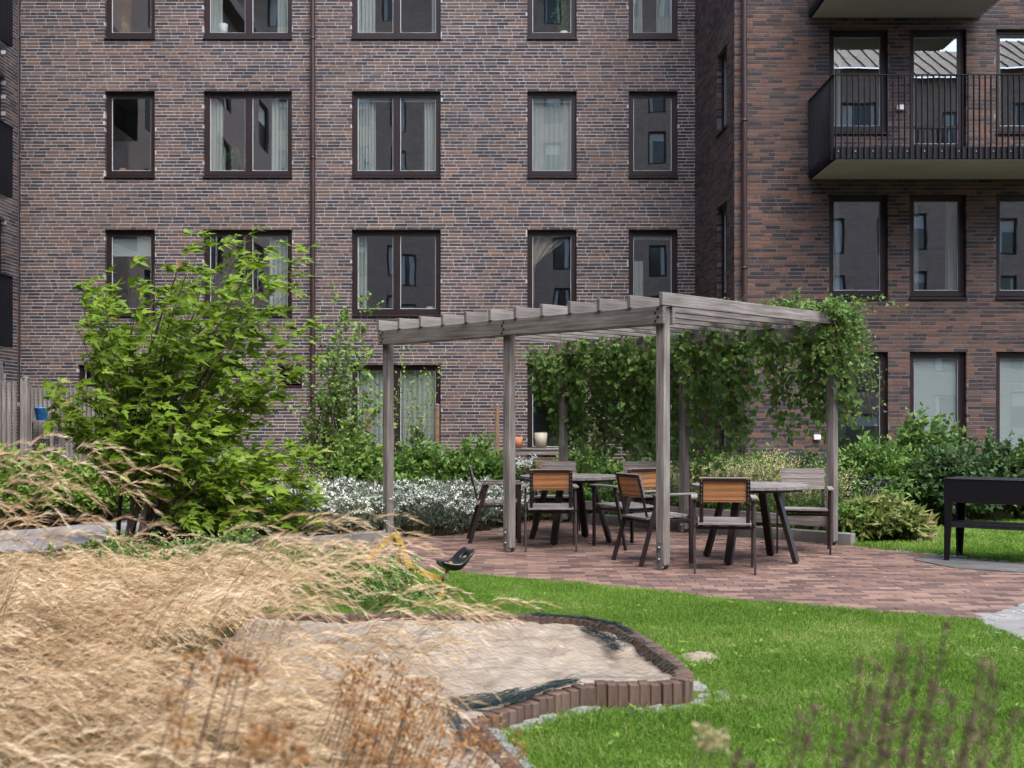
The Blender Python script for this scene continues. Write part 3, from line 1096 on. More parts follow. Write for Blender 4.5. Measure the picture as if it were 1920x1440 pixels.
W_RIGHT = wall_matrix((0, YR, 0), (1, 0))
CX = ur(1377)
c_far = Vector((UR, YM, 0))
c_near = Vector((CX, YR, 0))
W_RET = wall_matrix(c_far, c_near - c_far)
LRET = (c_near - c_far).length
bB = empty('apartment_building', (6.5, YR, 0))
tag(bB, 'nearer orange-brown brick apartment building at right with black railed balconies', 'building')
colsR = [(1555, 1665), (1706, 1812), (1868, 1975)]
opsR = {}
for c, (a, b) in enumerate(colsR):
    opsR[(0, c)] = (ur(a), ur(b), zr(247 if c != 1 else 275), zr(58))
    opsR[(1, c)] = (ur(a), ur(b), zr(556), zr(364))
    opsR[(2, c)] = (ur(a), ur(b), zr(868), zr(663))
brick_wall(bB, W_RIGHT, CX, 10.6, 0.0, ZTOP, list(opsR.values()), mBrickB, mBrickB1, mMortarB, focus=(ur(1470), zr(470)), seed=11)
flat_wall(bB, W_RIGHT @ Matrix.Translation((0, 0.01, 0)), CX, 10.6, ZTOP, 15.5, [], mBrickFar, 'upper_wall')
for (r, c), o in opsR.items():
    window(bB, W_RIGHT, o, sill=(r == 1 or (r == 0 and c != 1)), margin=0.14, blind=1.0 if (r == 2 and c > 0) else 0.0, door=(r == 0 and c == 1), floor_z=o[2] - (0.6 if r < 2 else 0.1))
# return wall with two slit windows
opsT = []
for (pa, pb) in ((80, 235), (378, 560)):
    ua, ub = 23.4 - 21.42, 23.4 - 20.66
    Ym = 20.7
    opsT.append((ua, ub, snap(EYE + (HOR - pb) * Ym / F), snap(EYE + (HOR - pa) * Ym / F)))
opsT.append((opsT[0][0], opsT[0][1], opsT[1][2] - 2.8, opsT[1][3] - 2.8))
brick_wall(bB, W_RET, 0.0, LRET - 0.002, 0.0, ZTOP, opsT, mBrickB, mBrickB1, mMortarB, seed=19)
for o in opsT:
    window(bB, W_RET, o, margin=0.2, room=1.6)
flat_wall(bB, W_RET @ Matrix.Translation((0, 0.01, 0)), 0, LRET, ZTOP, 15.5, [], mBrickFar, 'upper_wall')
MB().box((CX + 6, YR + 9.2, 7.5), (8, 12.0, 15)).build('rear_block', mBrickFar, bB)
MB().box((CX + 5, YR + 7, 15.7), (10.5, 15.0, 0.4)).build('roof', mRoof, bB)
downpipe(bB, ur(1394), YR - 0.09, 0.1, 14.5, r=0.045, clips=(1.6, 4.05, 6.6, 8.9))
curtain('white curtain pulled to the left in the middle-row window under the balcony corner', W_RIGHT, ur(1562), ur(1580), opsR[(1, 0)][2] + 0.1, opsR[(1, 0)][3] - 0.05, waves=3)
curtain('white curtain at left of the middle-row window under the balcony centre', W_RIGHT, ur(1712), ur(1730), opsR[(1, 1)][2] + 0.1, opsR[(1, 1)][3] - 0.05, waves=3)
curtain('white curtain at right of the middle-row window under the balcony centre', W_RIGHT, ur(1783), ur(1803), opsR[(1, 1)][2] + 0.1, opsR[(1, 1)][3] - 0.05, waves=3)
curtain('white curtain at left of the balcony window beside the railing corner', W_RIGHT, ur(1560), ur(1583), opsR[(0, 0)][2] + 0.1, opsR[(0, 0)][3] - 0.25, waves=3)

wb = MB().box((ur(1687), YR - 0.035, EYE + (HOR - 203) * YR / F), (0.125, 0.07, 0.095), chamfer=0.012)
wb.build('socket_box', mPlastW, bB)['label'] = 'white socket box on the wall above the balcony'
wb = MB().box((ur(1531), YR - 0.035, EYE + (HOR - 820) * YR / F), (0.12, 0.07, 0.09), chamfer=0.012)
wb.build('socket_box', mPlastW, bB)['label'] = 'white socket box low on the wall behind the vine'


def balcony(bld, W, u0, u1, z, depth, hs=0.20, top=1.34, label=None, sides=(1, 1), pitch=0.0915, bolts=True):
    """balcony on wall matrix W: slab, soffit, flat-bar railing standing off the slab edge"""
    s = MB()
    s.box(((u0 + u1) / 2, -depth / 2 - 0.004, z + hs / 2 + 0.004), (u1 - u0, depth - 0.008, hs - 0.008))
    b = s.build('balcony', mBalc, bld, W)
    if label:
        b['label'] = label
    MB().box(((u0 + u1) / 2, -depth / 2 - 0.004, z - 0.006), (u1 - u0 - 0.03, depth - 0.035, 0.012)).build('soffit', mSoffit, b, W)
    bw, bd = 0.010, 0.05
    hgt = top
    n = int(round((u1 - u0) / pitch))
    yb = -depth - bd / 2 - 0.004
    me = MB().box((0, 0, hgt / 2), (bw, bd, hgt)).mesh('baluster', mBalc)
    pl = MB().box((0, 0, 0), (pitch - 0.006, 0.006, hs - 0.01)).mesh('fascia_plate', mBalc)
    for i in range(n + 1):
        u = u0 + (u1 - u0) * i / n
        link('baluster', me, b, W @ Matrix.Translation((u, yb, z)))
        if i < n:
            link('fascia_plate', pl, b, W @ Matrix.Translation((u + (u1 - u0) / n / 2, -depth - 0.010, z + hs / 2)))
            if bolts and i % 3 == 0:
                MB().lathe((0, 0, 0), [(0, 0.012), (0.011, 0.010), (0.016, 0.0), (0.016, -0.004)], 8).build('bolt', mBolt, b, W @ Matrix.Translation((u + pitch / 2, -depth - 0.014, z + hs * 0.6)) @ Matrix.Rotation(PI / 2, 4, 'X'))
    MB().box(((u0 + u1) / 2, yb, z + hgt + 0.005), (u1 - u0 + bw, bd, 0.010)).build('handrail', mBalc, b, W)
    me2 = MB().box((0, 0, hgt / 2), (bd, bw, hgt)).mesh('baluster', mBalc)
    m = int(round(depth / pitch))
    for k, uu in enumerate((u0, u1)):
        if not sides[k]:
            continue
        sx = -1 if k == 0 else 1
        for i in range(m):
            y = -depth * (i + 0.4) / m
            link('baluster', me2, b, W @ Matrix.Translation((uu + sx * (bd / 2 + 0.004), y, z)))
        MB().box((uu + sx * (bd / 2 + 0.004), -depth / 2 - 0.02, z + hgt + 0.005), (bd, depth + 0.04, 0.010)).build('handrail', mBalc, b, W)
    return b


balcony(bB, W_RIGHT, 5.19, 9.8, 5.61, 1.50, label='lower balcony with dark bar railing')
balcony(bB, W_RIGHT, 5.19, 8.08, 8.41, 1.50, label='upper balcony seen from below')

# ------------------------------------------------------------------ left wing
def far_glazing(mb, a, b, c, d):
    """pane with curtains or a half-drawn blind just behind it, for windows only seen mirrored"""
    r = random.random()
    k1 = a + (b - a) * (random.uniform(0.12, 0.35) if r < 0.6 else 0.0)
    k2 = b - (b - a) * (random.uniform(0.12, 0.35) if 0.3 < r < 0.8 else 0.0)
    top = d - (d - c) * (random.uniform(0.15, 0.6) if r > 0.72 else 0.0)
    y = 0.172
    q = lambda u0, u1, z0, z1: mb._add([(u0, y, z0), (u1, y, z0), (u1, y, z1), (u0, y, z1)], [(0, 1, 2, 3)])
    mb.mi = 2
    q(k1, k2, c, top)
    mb.mi = 1
    if k1 > a:
        q(a, k1, c, d)
    if k2 < b:
        q(k2, b, c, d)
    if top < d:
        q(k1, k2, top, d)


W_LEFT = wall_matrix((UL, YM, 0), (0, 1))
bC = empty('apartment_building', (UL, 19, 0))
tag(bC, 'brick wing at the far left edge with black balconies, seen almost edge-on', 'building')
opsL = []
for z in (0.15, 2.95, 5.75, 8.55):
    opsL.append((-3.6, -0.72, snap(z), snap(z + 2.35)))
brick_wall(bC, W_LEFT, -6.5, -0.0, 0.0, ZTOP, opsL, mBrickA, mBrickA1, mMortarA, focus=(-0.3, 6.2), seed=23)
flat_wall(bC, W_LEFT @ Matrix.Translation((0, 0.01, 0)), -6.5, 0, ZTOP, 15.5, [], mBrickFar, 'upper_wall')
opsS = [(u, u + w_, z, z + 1.77) for (u, w_) in ((-9.6, 1.75), (-12.3, 0.98), (-15.6, 1.75), (-18.4, 0.98), (-22.2, 1.75)) for z in (0.9, 3.7, 6.5, 9.3, 12.1)]
flat_wall(bC, W_LEFT @ Matrix.Translation((0, 0.01, 0)), -24, -6.5, 0, 15.5, opsS, mBrickPale, 'side_wall')
for (a, b, c, d) in opsS:
    mb = MB()
    for s_ in ((a, a + 0.1, c, d), (b - 0.1, b, c, d), (a + 0.1, b - 0.1, c, c + 0.1), (a + 0.1, b - 0.1, d - 0.1, d)):
        mb.box(((s_[0] + s_[1]) / 2, 0.14, (s_[2] + s_[3]) / 2), (s_[1] - s_[0], 0.08, s_[3] - s_[2]))
    far_glazing(mb, a + 0.1, b - 0.1, c + 0.1, d - 0.1)
    mb.build('window', [mFrame, mCurtain, mPaneFar], bC, W_LEFT)
for o in opsL:
    window(bC, W_LEFT, o, double=True, sill=False, margin=0.25, floor_z=o[2] - 0.05)
for z in (2.78, 5.58, 8.40):
    balcony(bC, W_LEFT, -5.4, -1.72, z, 0.52, top=1.32, bolts=False)
MB().box((UL - 5.2, 12, 7.4), (4.0, 23.0, 14.8)).build('rear_block', mBrickFar, bC)
MB().box((UL - 3, 11.5, 15.7), (6.9, 24.0, 0.4)).build('roof', mRoof, bC)

# ------------------------------------------------------------------ building behind the camera, mirrored in the panes
bD = empty('apartment_building', (0, -17, 0))
tag(bD, 'brick apartment block across the courtyard, seen only mirrored in the window panes', 'building')
W_OPP = wall_matrix((0, -17, 0), (-1, 0))       # faces +Y
for (xa, xb, hh, yoff) in ((-34, 9.5, 25.2, 0.0), (9.5, 34, 18.3, 1.5)):
    Wo = wall_matrix((0, -17 + yoff, 0), (-1, 0))
    ops = []
    u = -xb + 1.4
    while u + 1.2 < -xa:
        z = 0.9
        wdt = random.choice((0.98, 0.98, 1.75))
        while z + 1.8 < hh:
            ops.append((u, u + wdt, z, z + 1.75))
            z += 2.8
        u += wdt + random.choice((1.1, 1.6, 2.1))
    flat_wall(bD, Wo, -xb, -xa, 0, hh, ops, mBrickFar)
    for (a, b, c, d) in ops:
        mb = MB()
        for s in ((a, a + 0.09, c, d), (b - 0.09, b, c, d), (a + 0.09, b - 0.09, c, c + 0.09), (a + 0.09, b - 0.09, d - 0.09, d)):
            mb.box(((s[0] + s[1]) / 2, 0.14, (s[2] + s[3]) / 2), (s[1] - s[0], 0.08, s[3] - s[2]))
        far_glazing(mb, a + 0.09, b - 0.09, c + 0.09, d - 0.09)
        mb.build('window', [mFrame, mCurtain, mPaneFar], bD, Wo)
    rm = MB()
    yb = -17 + yoff
    rm._add([(xa, yb + 0.5, hh - 0.1), (xb, yb + 0.5, hh - 0.1), (xb, yb - 4, hh + 2.6), (xa, yb - 4, hh + 2.6)], [(0, 1, 2, 3)])
    x = xa
    while x < xb:
        rm.bar((x, yb + 0.5, hh - 0.06), (x, yb - 4, hh + 2.64), 0.03, 0.06)
        x += 0.6
    rm.build('roof', mRoof, bD)
    MB().box(((xa + xb) / 2, yb - 4.6, hh / 2), (xb - xa, 8.6, hh - 0.4)).build('rear_block', mBrickFar, bD)

# ================================================================== PATIO, LAWN, PATHS
P1, P2, P3 = Vector((-1.483, 13.88, 0)), Vector((-0.029, 12.41, 0)), Vector((1.425, 10.94, 0))
B3 = Vector((3.62, 13.10, 0))
EX = (P3 - P1).normalized()                 # along the front beam
EY = (B3 - P3).normalized()                 # towards the back beam
SP = (P3 - P2).length
DP = (B3 - P3).length
B2 = B3 - EX * SP
B1 = B3 - EX * 2 * SP

front = [g2(*p) for p in ((470, 1046), (620, 1056), (760, 1068), (880, 1078), (1000, 1088), (1200, 1108), (1400, 1128), (1600, 1146), (1842, 1166))]
patio_poly = front + [g2(1925, 1134), (6.5, 8.9), (6.5, 11.0), g2(1905, 1053), g2(1720, 1036), g2(1600, 1023)]
kr = B3 + EX * 0.10 + EY * 0.10
kl = B1 - EX * 0.60 + EY * 0.10
patio_poly += [(kr.x, kr.y), (kl.x, kl.y), (-0.30, 14.9), g2(860, 1003), g2(700, 1012), g2(560, 1020), g2(470, 1028)]
PZ = 0.0
pt = empty('patio', (2, 12, 0))
tag(pt, kind='structure')
bed = MB().poly(patio_poly, -0.06, -0.006)
bed.build('joint_bed', mJoint, pt)
PLn, PWd, PJ = 0.205, 0.103, 0.005
xs, ys, ln = [], [], []
Y = 7.9
row = 0
while Y < 17.2:
    x = -5.0 + (row % 2) * (PLn + PJ) / 2 + random.uniform(-0.01, 0.01)
    while x < 7:
        xs.append(x + PLn / 2)
        ys.append(Y)
        x += PLn + PJ
    Y += PWd + PJ
    row += 1
xs, ys = np.array(xs), np.array(ys)
ok = inpoly(xs, ys, patio_poly)
xs, ys = xs[ok], ys[ok]
vis = (np.abs(xs) / ys < 0.46) & (xs / ys > -0.14)
order = np.argsort(np.where(vis, ys, ys + 100))
near = order[:300]
pm = MB().box((0, 0, -0.03), (PLn, PWd, 0.06), chamfer=0.002).mesh('paver', mPaver1)
for i in near:
    m = Matrix.Translation((xs[i], ys[i], random.gauss(0, 0.0010))) @ Matrix.Rotation(random.gauss(0, 0.006), 4, 'Z') @ Matrix.Rotation(random.gauss(0, 0.003), 4, 'X')
    link('paver', pm, pt, m)
rest = order[300:]
n = len(rest)
V = np.zeros((n, 8, 3))
hz = rng.normal(0, 0.0012, n)
for k in range(8):
    su, sy, sz = k & 1, (k >> 1) & 1, (k >> 2) & 1
    V[:, k, 0] = xs[rest] + (su - 0.5) * PLn
    V[:, k, 1] = ys[rest] + (sy - 0.5) * PWd
    V[:, k, 2] = (hz + rng.normal(0, 0.0008, n)) if sz else -0.04
basef = np.array([(4, 5, 7, 6), (0, 1, 5, 4), (2, 6, 7, 3), (0, 4, 6, 2), (1, 3, 7, 5)])
Fa = (np.arange(n)[:, None, None] * 8 + basef[None]).reshape(-1, 4)
tag(link('paver_field', mesh_np('paver_field', V.reshape(-1, 3), Fa, mPaver, np.repeat(rng.random(n), 5)), pt), kind='stuff')

# lawns
sbx = [(-1.75, 7.70), (-0.925, 7.73), (-0.39, 7.75), (0.142, 7.70), (0.486, 7.54), (0.672, 7.30), (0.765, 6.90), (0.835, 6.48), (0.872, 6.15),
       (0.885, 5.95), (0.868, 5.83), (0.815, 5.755), (0.72, 5.72), (0.369, 5.69), (0.20, 5.60), (0.086, 5.48), (-0.06, 5.32), (-0.15, 5.24), (-0.19, 5.16), (-0.10, 4.84), (-0.02, 4.52), (0.05, 4.24), (0.15, 3.68),
       (0.10, 3.45), (-1.75, 3.5)]
lawn_poly = [(-5.5, 9.6)] + [(p[0], p[1] + 0.0) for p in front[1:]] + [g2(1845, 1172), g2(1925, 1204), (3.55, 6.0), (3.3, 2.0), (0.0, 2.0), (0.0, 3.4)]
lawn_poly += [(-1.7, 3.5), (-1.7, 7.8), (-5.5, 8.4)]
back_lawn = [g2(1600, 1024), g2(1720, 1037), g2(1905, 1054), (6.6, 11.1), (9.5, 11.5), (9.5, 17.6), (4.4, 17.6), (4.3, 14.6)]
ln_o = MB().poly(lawn_poly, -0.1, 0.0).build('lawn', mTurf)
tag(ln_o, kind='structure')
ln_b = MB().poly(back_lawn, -0.1, 0.002).build('lawn', mTurf)
tag(ln_b, kind='structure')


def vnoise(x, y, seed):
    R = np.random.default_rng(seed)
    tab = R.random((64, 64))
    xi, yi = np.floor(x).astype(int), np.floor(y).astype(int)
    fx, fy = x - xi, y - yi
    fx, fy = fx * fx * (3 - 2 * fx), fy * fy * (3 - 2 * fy)
    g_ = lambda i, j: tab[i % 64, j % 64]
    return (g_(xi, yi) * (1 - fx) + g_(xi + 1, yi) * fx) * (1 - fy) + (g_(xi, yi + 1) * (1 - fx) + g_(xi + 1, yi + 1) * fx) * fy


def edge_dist(x, y, poly):
    d = np.full(x.shape, 9.0)
    for (a, b) in zip(poly[:-1], poly[1:]):
        ax, ay, bx, by = a[0], a[1], b[0], b[1]
        L2 = (bx - ax) ** 2 + (by - ay) ** 2
        t = np.clip(((x - ax) * (bx - ax) + (y - ay) * (by - ay)) / L2, 0, 1)
        d = np.minimum(d, np.hypot(x - ax - t * (bx - ax), y - ay - t * (by - ay)))
    return d


def blades(poly, dens_fn, hgt, wid, n_try, lean=0.5, excl=None, seed=5):
    R = np.random.default_rng(seed)
    pa = np.array(poly)
    x = R.uniform(pa[:, 0].min(), pa[:, 0].max(), n_try)
    y = R.uniform(pa[:, 1].min(), pa[:, 1].max(), n_try)
    keep = inpoly(x, y, poly)
    if excl is not None:
        for e in excl:
            keep &= ~inpoly(x, y, e)
    keep &= (np.abs(x) < 0.56 * y + 0.6)
    if excl is not None:
        keep &= edge_dist(x, y, sbx[8:23]) > 0.05 + 0.10 * R.random(n_try) ** 0.5
    keep &= R.random(n_try) < dens_fn(x, y)
    x, y = x[keep], y[keep]
    n = len(x)
    # mowing mottling: height and colour vary in soft patches
    q = 0.5 + 0.25 * np.sin(1.9 * x + 0.7 * np.sin(2.3 * y)) + 0.25 * np.sin(2.7 * y + 1.1 * np.sin(1.7 * x) + 1)
    h = hgt * (0.55 + 0.6 * R.random(n)) * (0.70 + 0.65 * vnoise(x * 3.3 + 7, y * 3.3, 33))
    a = R.uniform(0, 2 * PI, n)
    l = lean * R.random(n) ** 0.7 * h
    dx, dy = np.cos(a) * l, np.sin(a) * l
    b = R.uniform(0, 2 * PI, n)
    wx, wy = np.cos(b) * wid * 0.5, np.sin(b) * wid * 0.5
    V = np.zeros((n, 5, 3))
    V[:, 0] = np.stack([x - wx, y - wy, np.zeros(n)], 1)
    V[:, 1] = np.stack([x + wx, y + wy, np.zeros(n)], 1)
    V[:, 2] = np.stack([x + dx * .35 + wx * .9, y + dy * .35 + wy * .9, h * .6], 1)
    V[:, 3] = np.stack([x + dx * .35 - wx * .9, y + dy * .35 - wy * .9, h * .6], 1)
    V[:, 4] = np.stack([x + dx, y + dy, h * (1 - 0.25 * lean)], 1)
    base = np.array([(0, 1, 2), (0, 2, 3), (3, 2, 4)])
    Fa = (np.arange(n)[:, None, None] * 5 + base[None]).reshape(-1, 3)
    q2 = vnoise(x * 2.1, y * 2.1, 31) * 0.6 + vnoise(x * 6.3, y * 6.3, 32) * 0.4
    v = np.clip(-0.02 + 0.50 * R.random(n) + 0.18 * q + 0.50 * q2, 0, 0.92)
    v = np.where(R.random(n) < 0.02 + 0.7 * np.clip(q2 - 0.60, 0, 1), 0.99, v)
    return V.reshape(-1, 3), Fa, np.repeat(v, 3)


Va, Fa, va = blades(lawn_poly, lambda x, y: np.clip(1.25 - 0.055 * y, 0.35, 1), 0.045, 0.0032, 1250000, 1.0, [sbx], 5)
tag(link('lawn_grass', mesh_np('lawn_grass', Va, Fa, mLawn, va)), 'short mown green lawn in front of the patio', 'grass', kind='stuff')
Va, Fa, va = blades(back_lawn, lambda x, y: np.ones_like(x), 0.065, 0.0055, 150000, 0.9, None, 6)
tag(link('lawn_grass', mesh_np('lawn_grass', Va, Fa, mLawn, va)), 'patch of lawn behind the black grill', 'grass', kind='stuff')

# slab path at lower right with granite border
sl = empty('slab_path', (4, 8, 0))
tag(sl, kind='structure')
MB().poly([g2(1845, 1169), g2(1925, 1202), (3.5, 6.0), (4.0, 4.9), (9.1, 5.0), (9.1, 9.2), (6.5, 9.2), g2(1925, 1136)], -0.08, -0.004).build('bed', mJoint, sl)
A0 = Vector((3.42, 8.02, 0))
e1 = Vector((1.0, 0.20, 0)).normalized()
e2 = Vector((-e1.y, e1.x, 0))
slab_me = MB().box((0, 0, -0.03), (0.386, 0.266, 0.06), chamfer=0.008).mesh('slab', mSlab)
ang = math.atan2(e1.y, e1.x)
slab_area = [g2(1838, 1168), (3.30, 7.2), (3.5, 6.2), (4.0, 5.0), (9.0, 5.2), (9.0, 9.1), g2(1925, 1130)]
for i in range(-14, 22):
    for j in range(-18, 14):
        c = A0 + e1 * (0.40 * i + (0.2 if j % 2 else 0)) + e2 * (0.28 * j)
        if inpoly(np.array([c.x]), np.array([c.y]), slab_area)[0]:
            link('slab', slab_me, sl, Matrix.Translation((c.x, c.y, 0.003)) @ Matrix.Rotation(ang, 4, 'Z') @ Matrix.Rotation(random.gauss(0, 0.004), 4, 'X'))


def rough_box(s, e=0.18, seed=0):
    R = random.Random(seed)
    mb = MB().box((0, 0, 0), s, chamfer=min(s) * 0.16)
    mb.v = [(x + R.gauss(0, s[0] * 0.03), y + R.gauss(0, s[1] * 0.03), z + R.gauss(0, s[2] * 0.03)) for x, y, z in mb.v]
    return mb


sett_me = [rough_box((0.10, 0.095, 0.09), seed=k).mesh('sett', mGranite) for k in range(4)]


def sett_line(parent, a, b, step=0.107, rows=1, z=-0.034):
    a, b = Vector((a[0], a[1], 0)), Vector((b[0], b[1], 0))
    d = (b - a)
    L = d.length
    d.normalize()
    s = Vector((-d.y, d.x, 0))
    an = math.atan2(d.y, d.x)
    for r in range(rows):
        k = 0
        while k * step < L:
            c = a + d * (k * step + random.uniform(-.004, .004)) + s * (r * 0.103 + random.uniform(-.006, .006))
            link('sett', random.choice(sett_me), parent, Matrix.Translation((c.x, c.y, z + random.uniform(-0.006, 0.006))) @ Matrix.Rotation(an + random.choice((0, PI)) + random.gauss(0, 0.05), 4, 'Z'))
            k += 1


sett_line(sl, g2(1840, 1164), g2(1935, 1131), rows=1)
sett_line(sl, g2(1845, 1171), g2(1935, 1206), rows=1)
sett_line(sl, g2(1850, 1167), g2(1935, 1138), rows=1)

# edging line of pale stones along the back right of the patio
ed = empty('stone_edging', (4, 12.3, 0))
tag(ed, kind='structure')
sett_line(ed, g2(1640, 1028), g2(1925, 1057), z=-0.041)

# grey path at far left
pth = [g2(-80, 1000), g2(60, 994), g2(160, 984), g2(260, 966), g2(340, 955), g2(420, 956), g2(380, 985), g2(255, 1000), g2(180, 1016), g2(80, 1032), g2(-80, 1034)]
pth = pth[::-1]
tag(MB().poly(pth, -0.05, 0.012).build('path', mPath), kind='structure')

# concrete kerbs
kb = empty('kerb', (1.8, 14.6, 0))
tag(kb, 'low grey concrete kerb along the back of the pergola', 'kerb')
k0, k1 = B1 - EX * 0.25 + EY * 0.20, B3 + EX * 0.16 + EY * 0.20
nk = 5
for i in range(nk):
    a = k0 + (k1 - k0) * (i / nk)
    b = k0 + (k1 - k0) * ((i + 1) / nk)
    b = b - (b - a).normalized() * 0.006
    plank('kerb_stone', a + Vector((0, 0, 0.055)), b + Vector((0, 0, 0.055)), 0.10, 0.15, mKerb, kb, chamfer=0.008)
kb2 = empty('kerb', (-2.4, 13.4, 0))
tag(kb2, 'low grey kerb under the white flowers, left of the pergola', 'kerb')
kp = [g2(385, 1016), g2(480, 1024), g2(560, 1027), g2(640, 1022), g2(720, 1014)]
for a, b in zip(kp[:-1], kp[1:]):
    a, b = Vector((*a, 0.05)), Vector((*b, 0.05))
    plank('kerb_stone', a, b - (b - a).normalized() * 0.006, 0.09, 0.14, mKerb, kb2, chamfer=0.008)
# pad under the grill
tag(MB().poly([g2(1712, 1050), g2(1790, 1066), g2(1935, 1075), (6.0, 11.3), (6.0, 11.6), g2(1900, 1058), g2(1760, 1044)], -0.02, 0.008).build('grill_pad', mPad), kind='structure')

# ================================================================== PERGOLA
pg = empty('pergola', (1.0, 13.5, 0))
tag(pg, 'weathered grey timber pergola with slatted roof over the patio tables', 'pergola')
ZB0, ZB1 = 2.315, 2.485
UPV = Vector((0, 0, 1))
for k, c in enumerate((P1, P2, P3, B1, B2, B3)):
    po = plank('post', c + UPV * 0.045, c + UPV * 2.475, 0.097, 0.097, mWood, pg, up=EX, chamfer=0.005)
    sh = MB()
    R = Matrix((EX, EY, UPV)).transposed().to_4x4()
    sh.box((0, 0, 0.040), (0.07, 0.10, 0.006))
    for s in (-1, 1):
        sh.box((0, s * 0.0525, 0.135), (0.05, 0.006, 0.25))
        sh.box((0, s * 0.045, 0.02), (0.03, 0.012, 0.04))
    sh2 = sh.build('post_shoe', mZinc, pg, Matrix.Translation(c) @ R)
    for zz in (0.10, 0.21):
        bm = MB().lathe((0, 0, 0), [(0, 0.018), (0.011, 0.016), (0.016, 0.006), (0.016, 0.0)], 8)
        bm.build('bolt', mBolt, sh2, Matrix.Translation(c) @ R @ Matrix.Translation((0, -0.056, zz)) @ Matrix.Rotation(PI / 2, 4, 'X'))
OV = 0.075
for (a, b, sgn) in ((P1, P3, -1), (B1, B3, 1)):
    for k in (-1, 1):
        oy = EY * (k * 0.0725)
        zc = UPV * ((ZB0 + ZB1) / 2)
        bt = plank('beam', a - EX * OV + oy + zc, b + EX * OV + oy + zc, 0.045, ZB1 - ZB0, mWood, pg)
        if k == -1 and a is P1:
            for c in (P1, P2, P3):
                for q in range(4):
                    mm = MB().lathe((0, 0, 0), [(0, 0.006), (0.012, 0.005), (0.014, 0.0)], 8)
                    pos = c + oy - EY * 0.0228 + EX * (0.014 * (1 if q % 2 else -1)) + UPV * (ZB0 + 0.03 + 0.038 * q)
                    mm.build('bolt', mBoltD, bt, Matrix.Translation(pos) @ R @ Matrix.Rotation(PI / 2, 4, 'X'))
NR = 12
for i in range(NR):
    a = P1 - EX * 0.06 + EX * ((2 * SP + 0.12) * i / (NR - 1))
    plank('rafter', a - EY * 0.11 + UPV * (ZB1 + 0.062), a + EY * (DP + 0.14) + UPV * (ZB1 + 0.062), 0.046, 0.122, mWood, pg)
for a, b in ((B1, B2), (B2, B3)):
    plank('rail', a + EX * 0.05 + UPV * 0.26, b - EX * 0.05 + UPV * 0.26, 0.045, 0.12, mWood, pg)
for i in range(9):
    t = 0.35 + i * 0.43
    c = B1 + EX * t
    MB().tube([c + UPV * 0.3, c + UPV * 2.33], 0.0022, 4).build('trellis_wire', mZinc, pg)

# ================================================================== TABLES AND CHAIRS


def make_table(loc, rz, label):
    t = empty('round_table', loc, rz)
    tag(t, label, 'table', 'round slatted tables under the pergola')
    M0 = WM[t]
    Rr, zt, th = 0.585, 0.765, 0.028
    nb = 11
    w = 2 * Rr / nb
    for i in range(nb):
        xa, xb = -Rr + i * w + 0.0025, -Rr + (i + 1) * w - 0.0025
        pts = []
        ns = 5
        for k in range(ns + 1):
            x = xb + (xa - xb) * k / ns
            pts.append((x, math.sqrt(max(0.0009, Rr * Rr - x * x))))
        for k in range(ns + 1):
            x = xa + (xb - xa) * k / ns
            pts.append((x, -math.sqrt(max(0.0009, Rr * Rr - x * x))))
        # local X of the board must run along the grain: build rotated
        mb = MB().poly([(p[1], -p[0]) for p in pts], zt - th, zt)
        mb.build('board', mWoodS, t, M0 @ Matrix.Rotation(PI / 2, 4, 'Z'))
    rg = MB().lathe((0, 0, 0), [(0.50, zt - th - 0.03), (0.515, zt - th - 0.03), (0.515, zt - th - 0.002), (0.50, zt - th - 0.002), (0.50, zt - th - 0.03)], 40, smooth=False)
    rg.box((0, 0, zt - th - 0.018), (0.98, 0.06, 0.028))
    rg.box((0, 0, zt - th - 0.0185), (0.06, 0.98, 0.027))
    rg.build('under_frame', mSteel, t, M0)
    for k in range(4):
        a = PI / 4 + k * PI / 2
        d = Vector((math.cos(a), math.sin(a), 0))
        lg = MB()
        lg.bar(d * 0.28 + UPV * (zt - th - 0.03), d * 0.49 + UPV * 0.015, 0.075, 0.045, up=d)
        l = lg.build('leg', mSteel, t, M0)
        MB().lathe((d.x * 0.49, d.y * 0.49, 0), [(0, 0), (0.02, 0), (0.02, 0.018), (0, 0.018)], 10).build('foot_glide', mBlack, l, M0)
    return t


make_table((0.68, 13.55, 0), math.radians(20), 'round slatted garden table on the left, under the leafy curtain')
make_table((2.40, 11.67, 0), math.radians(8), 'nearer round slatted garden table on the right, by the corner post')


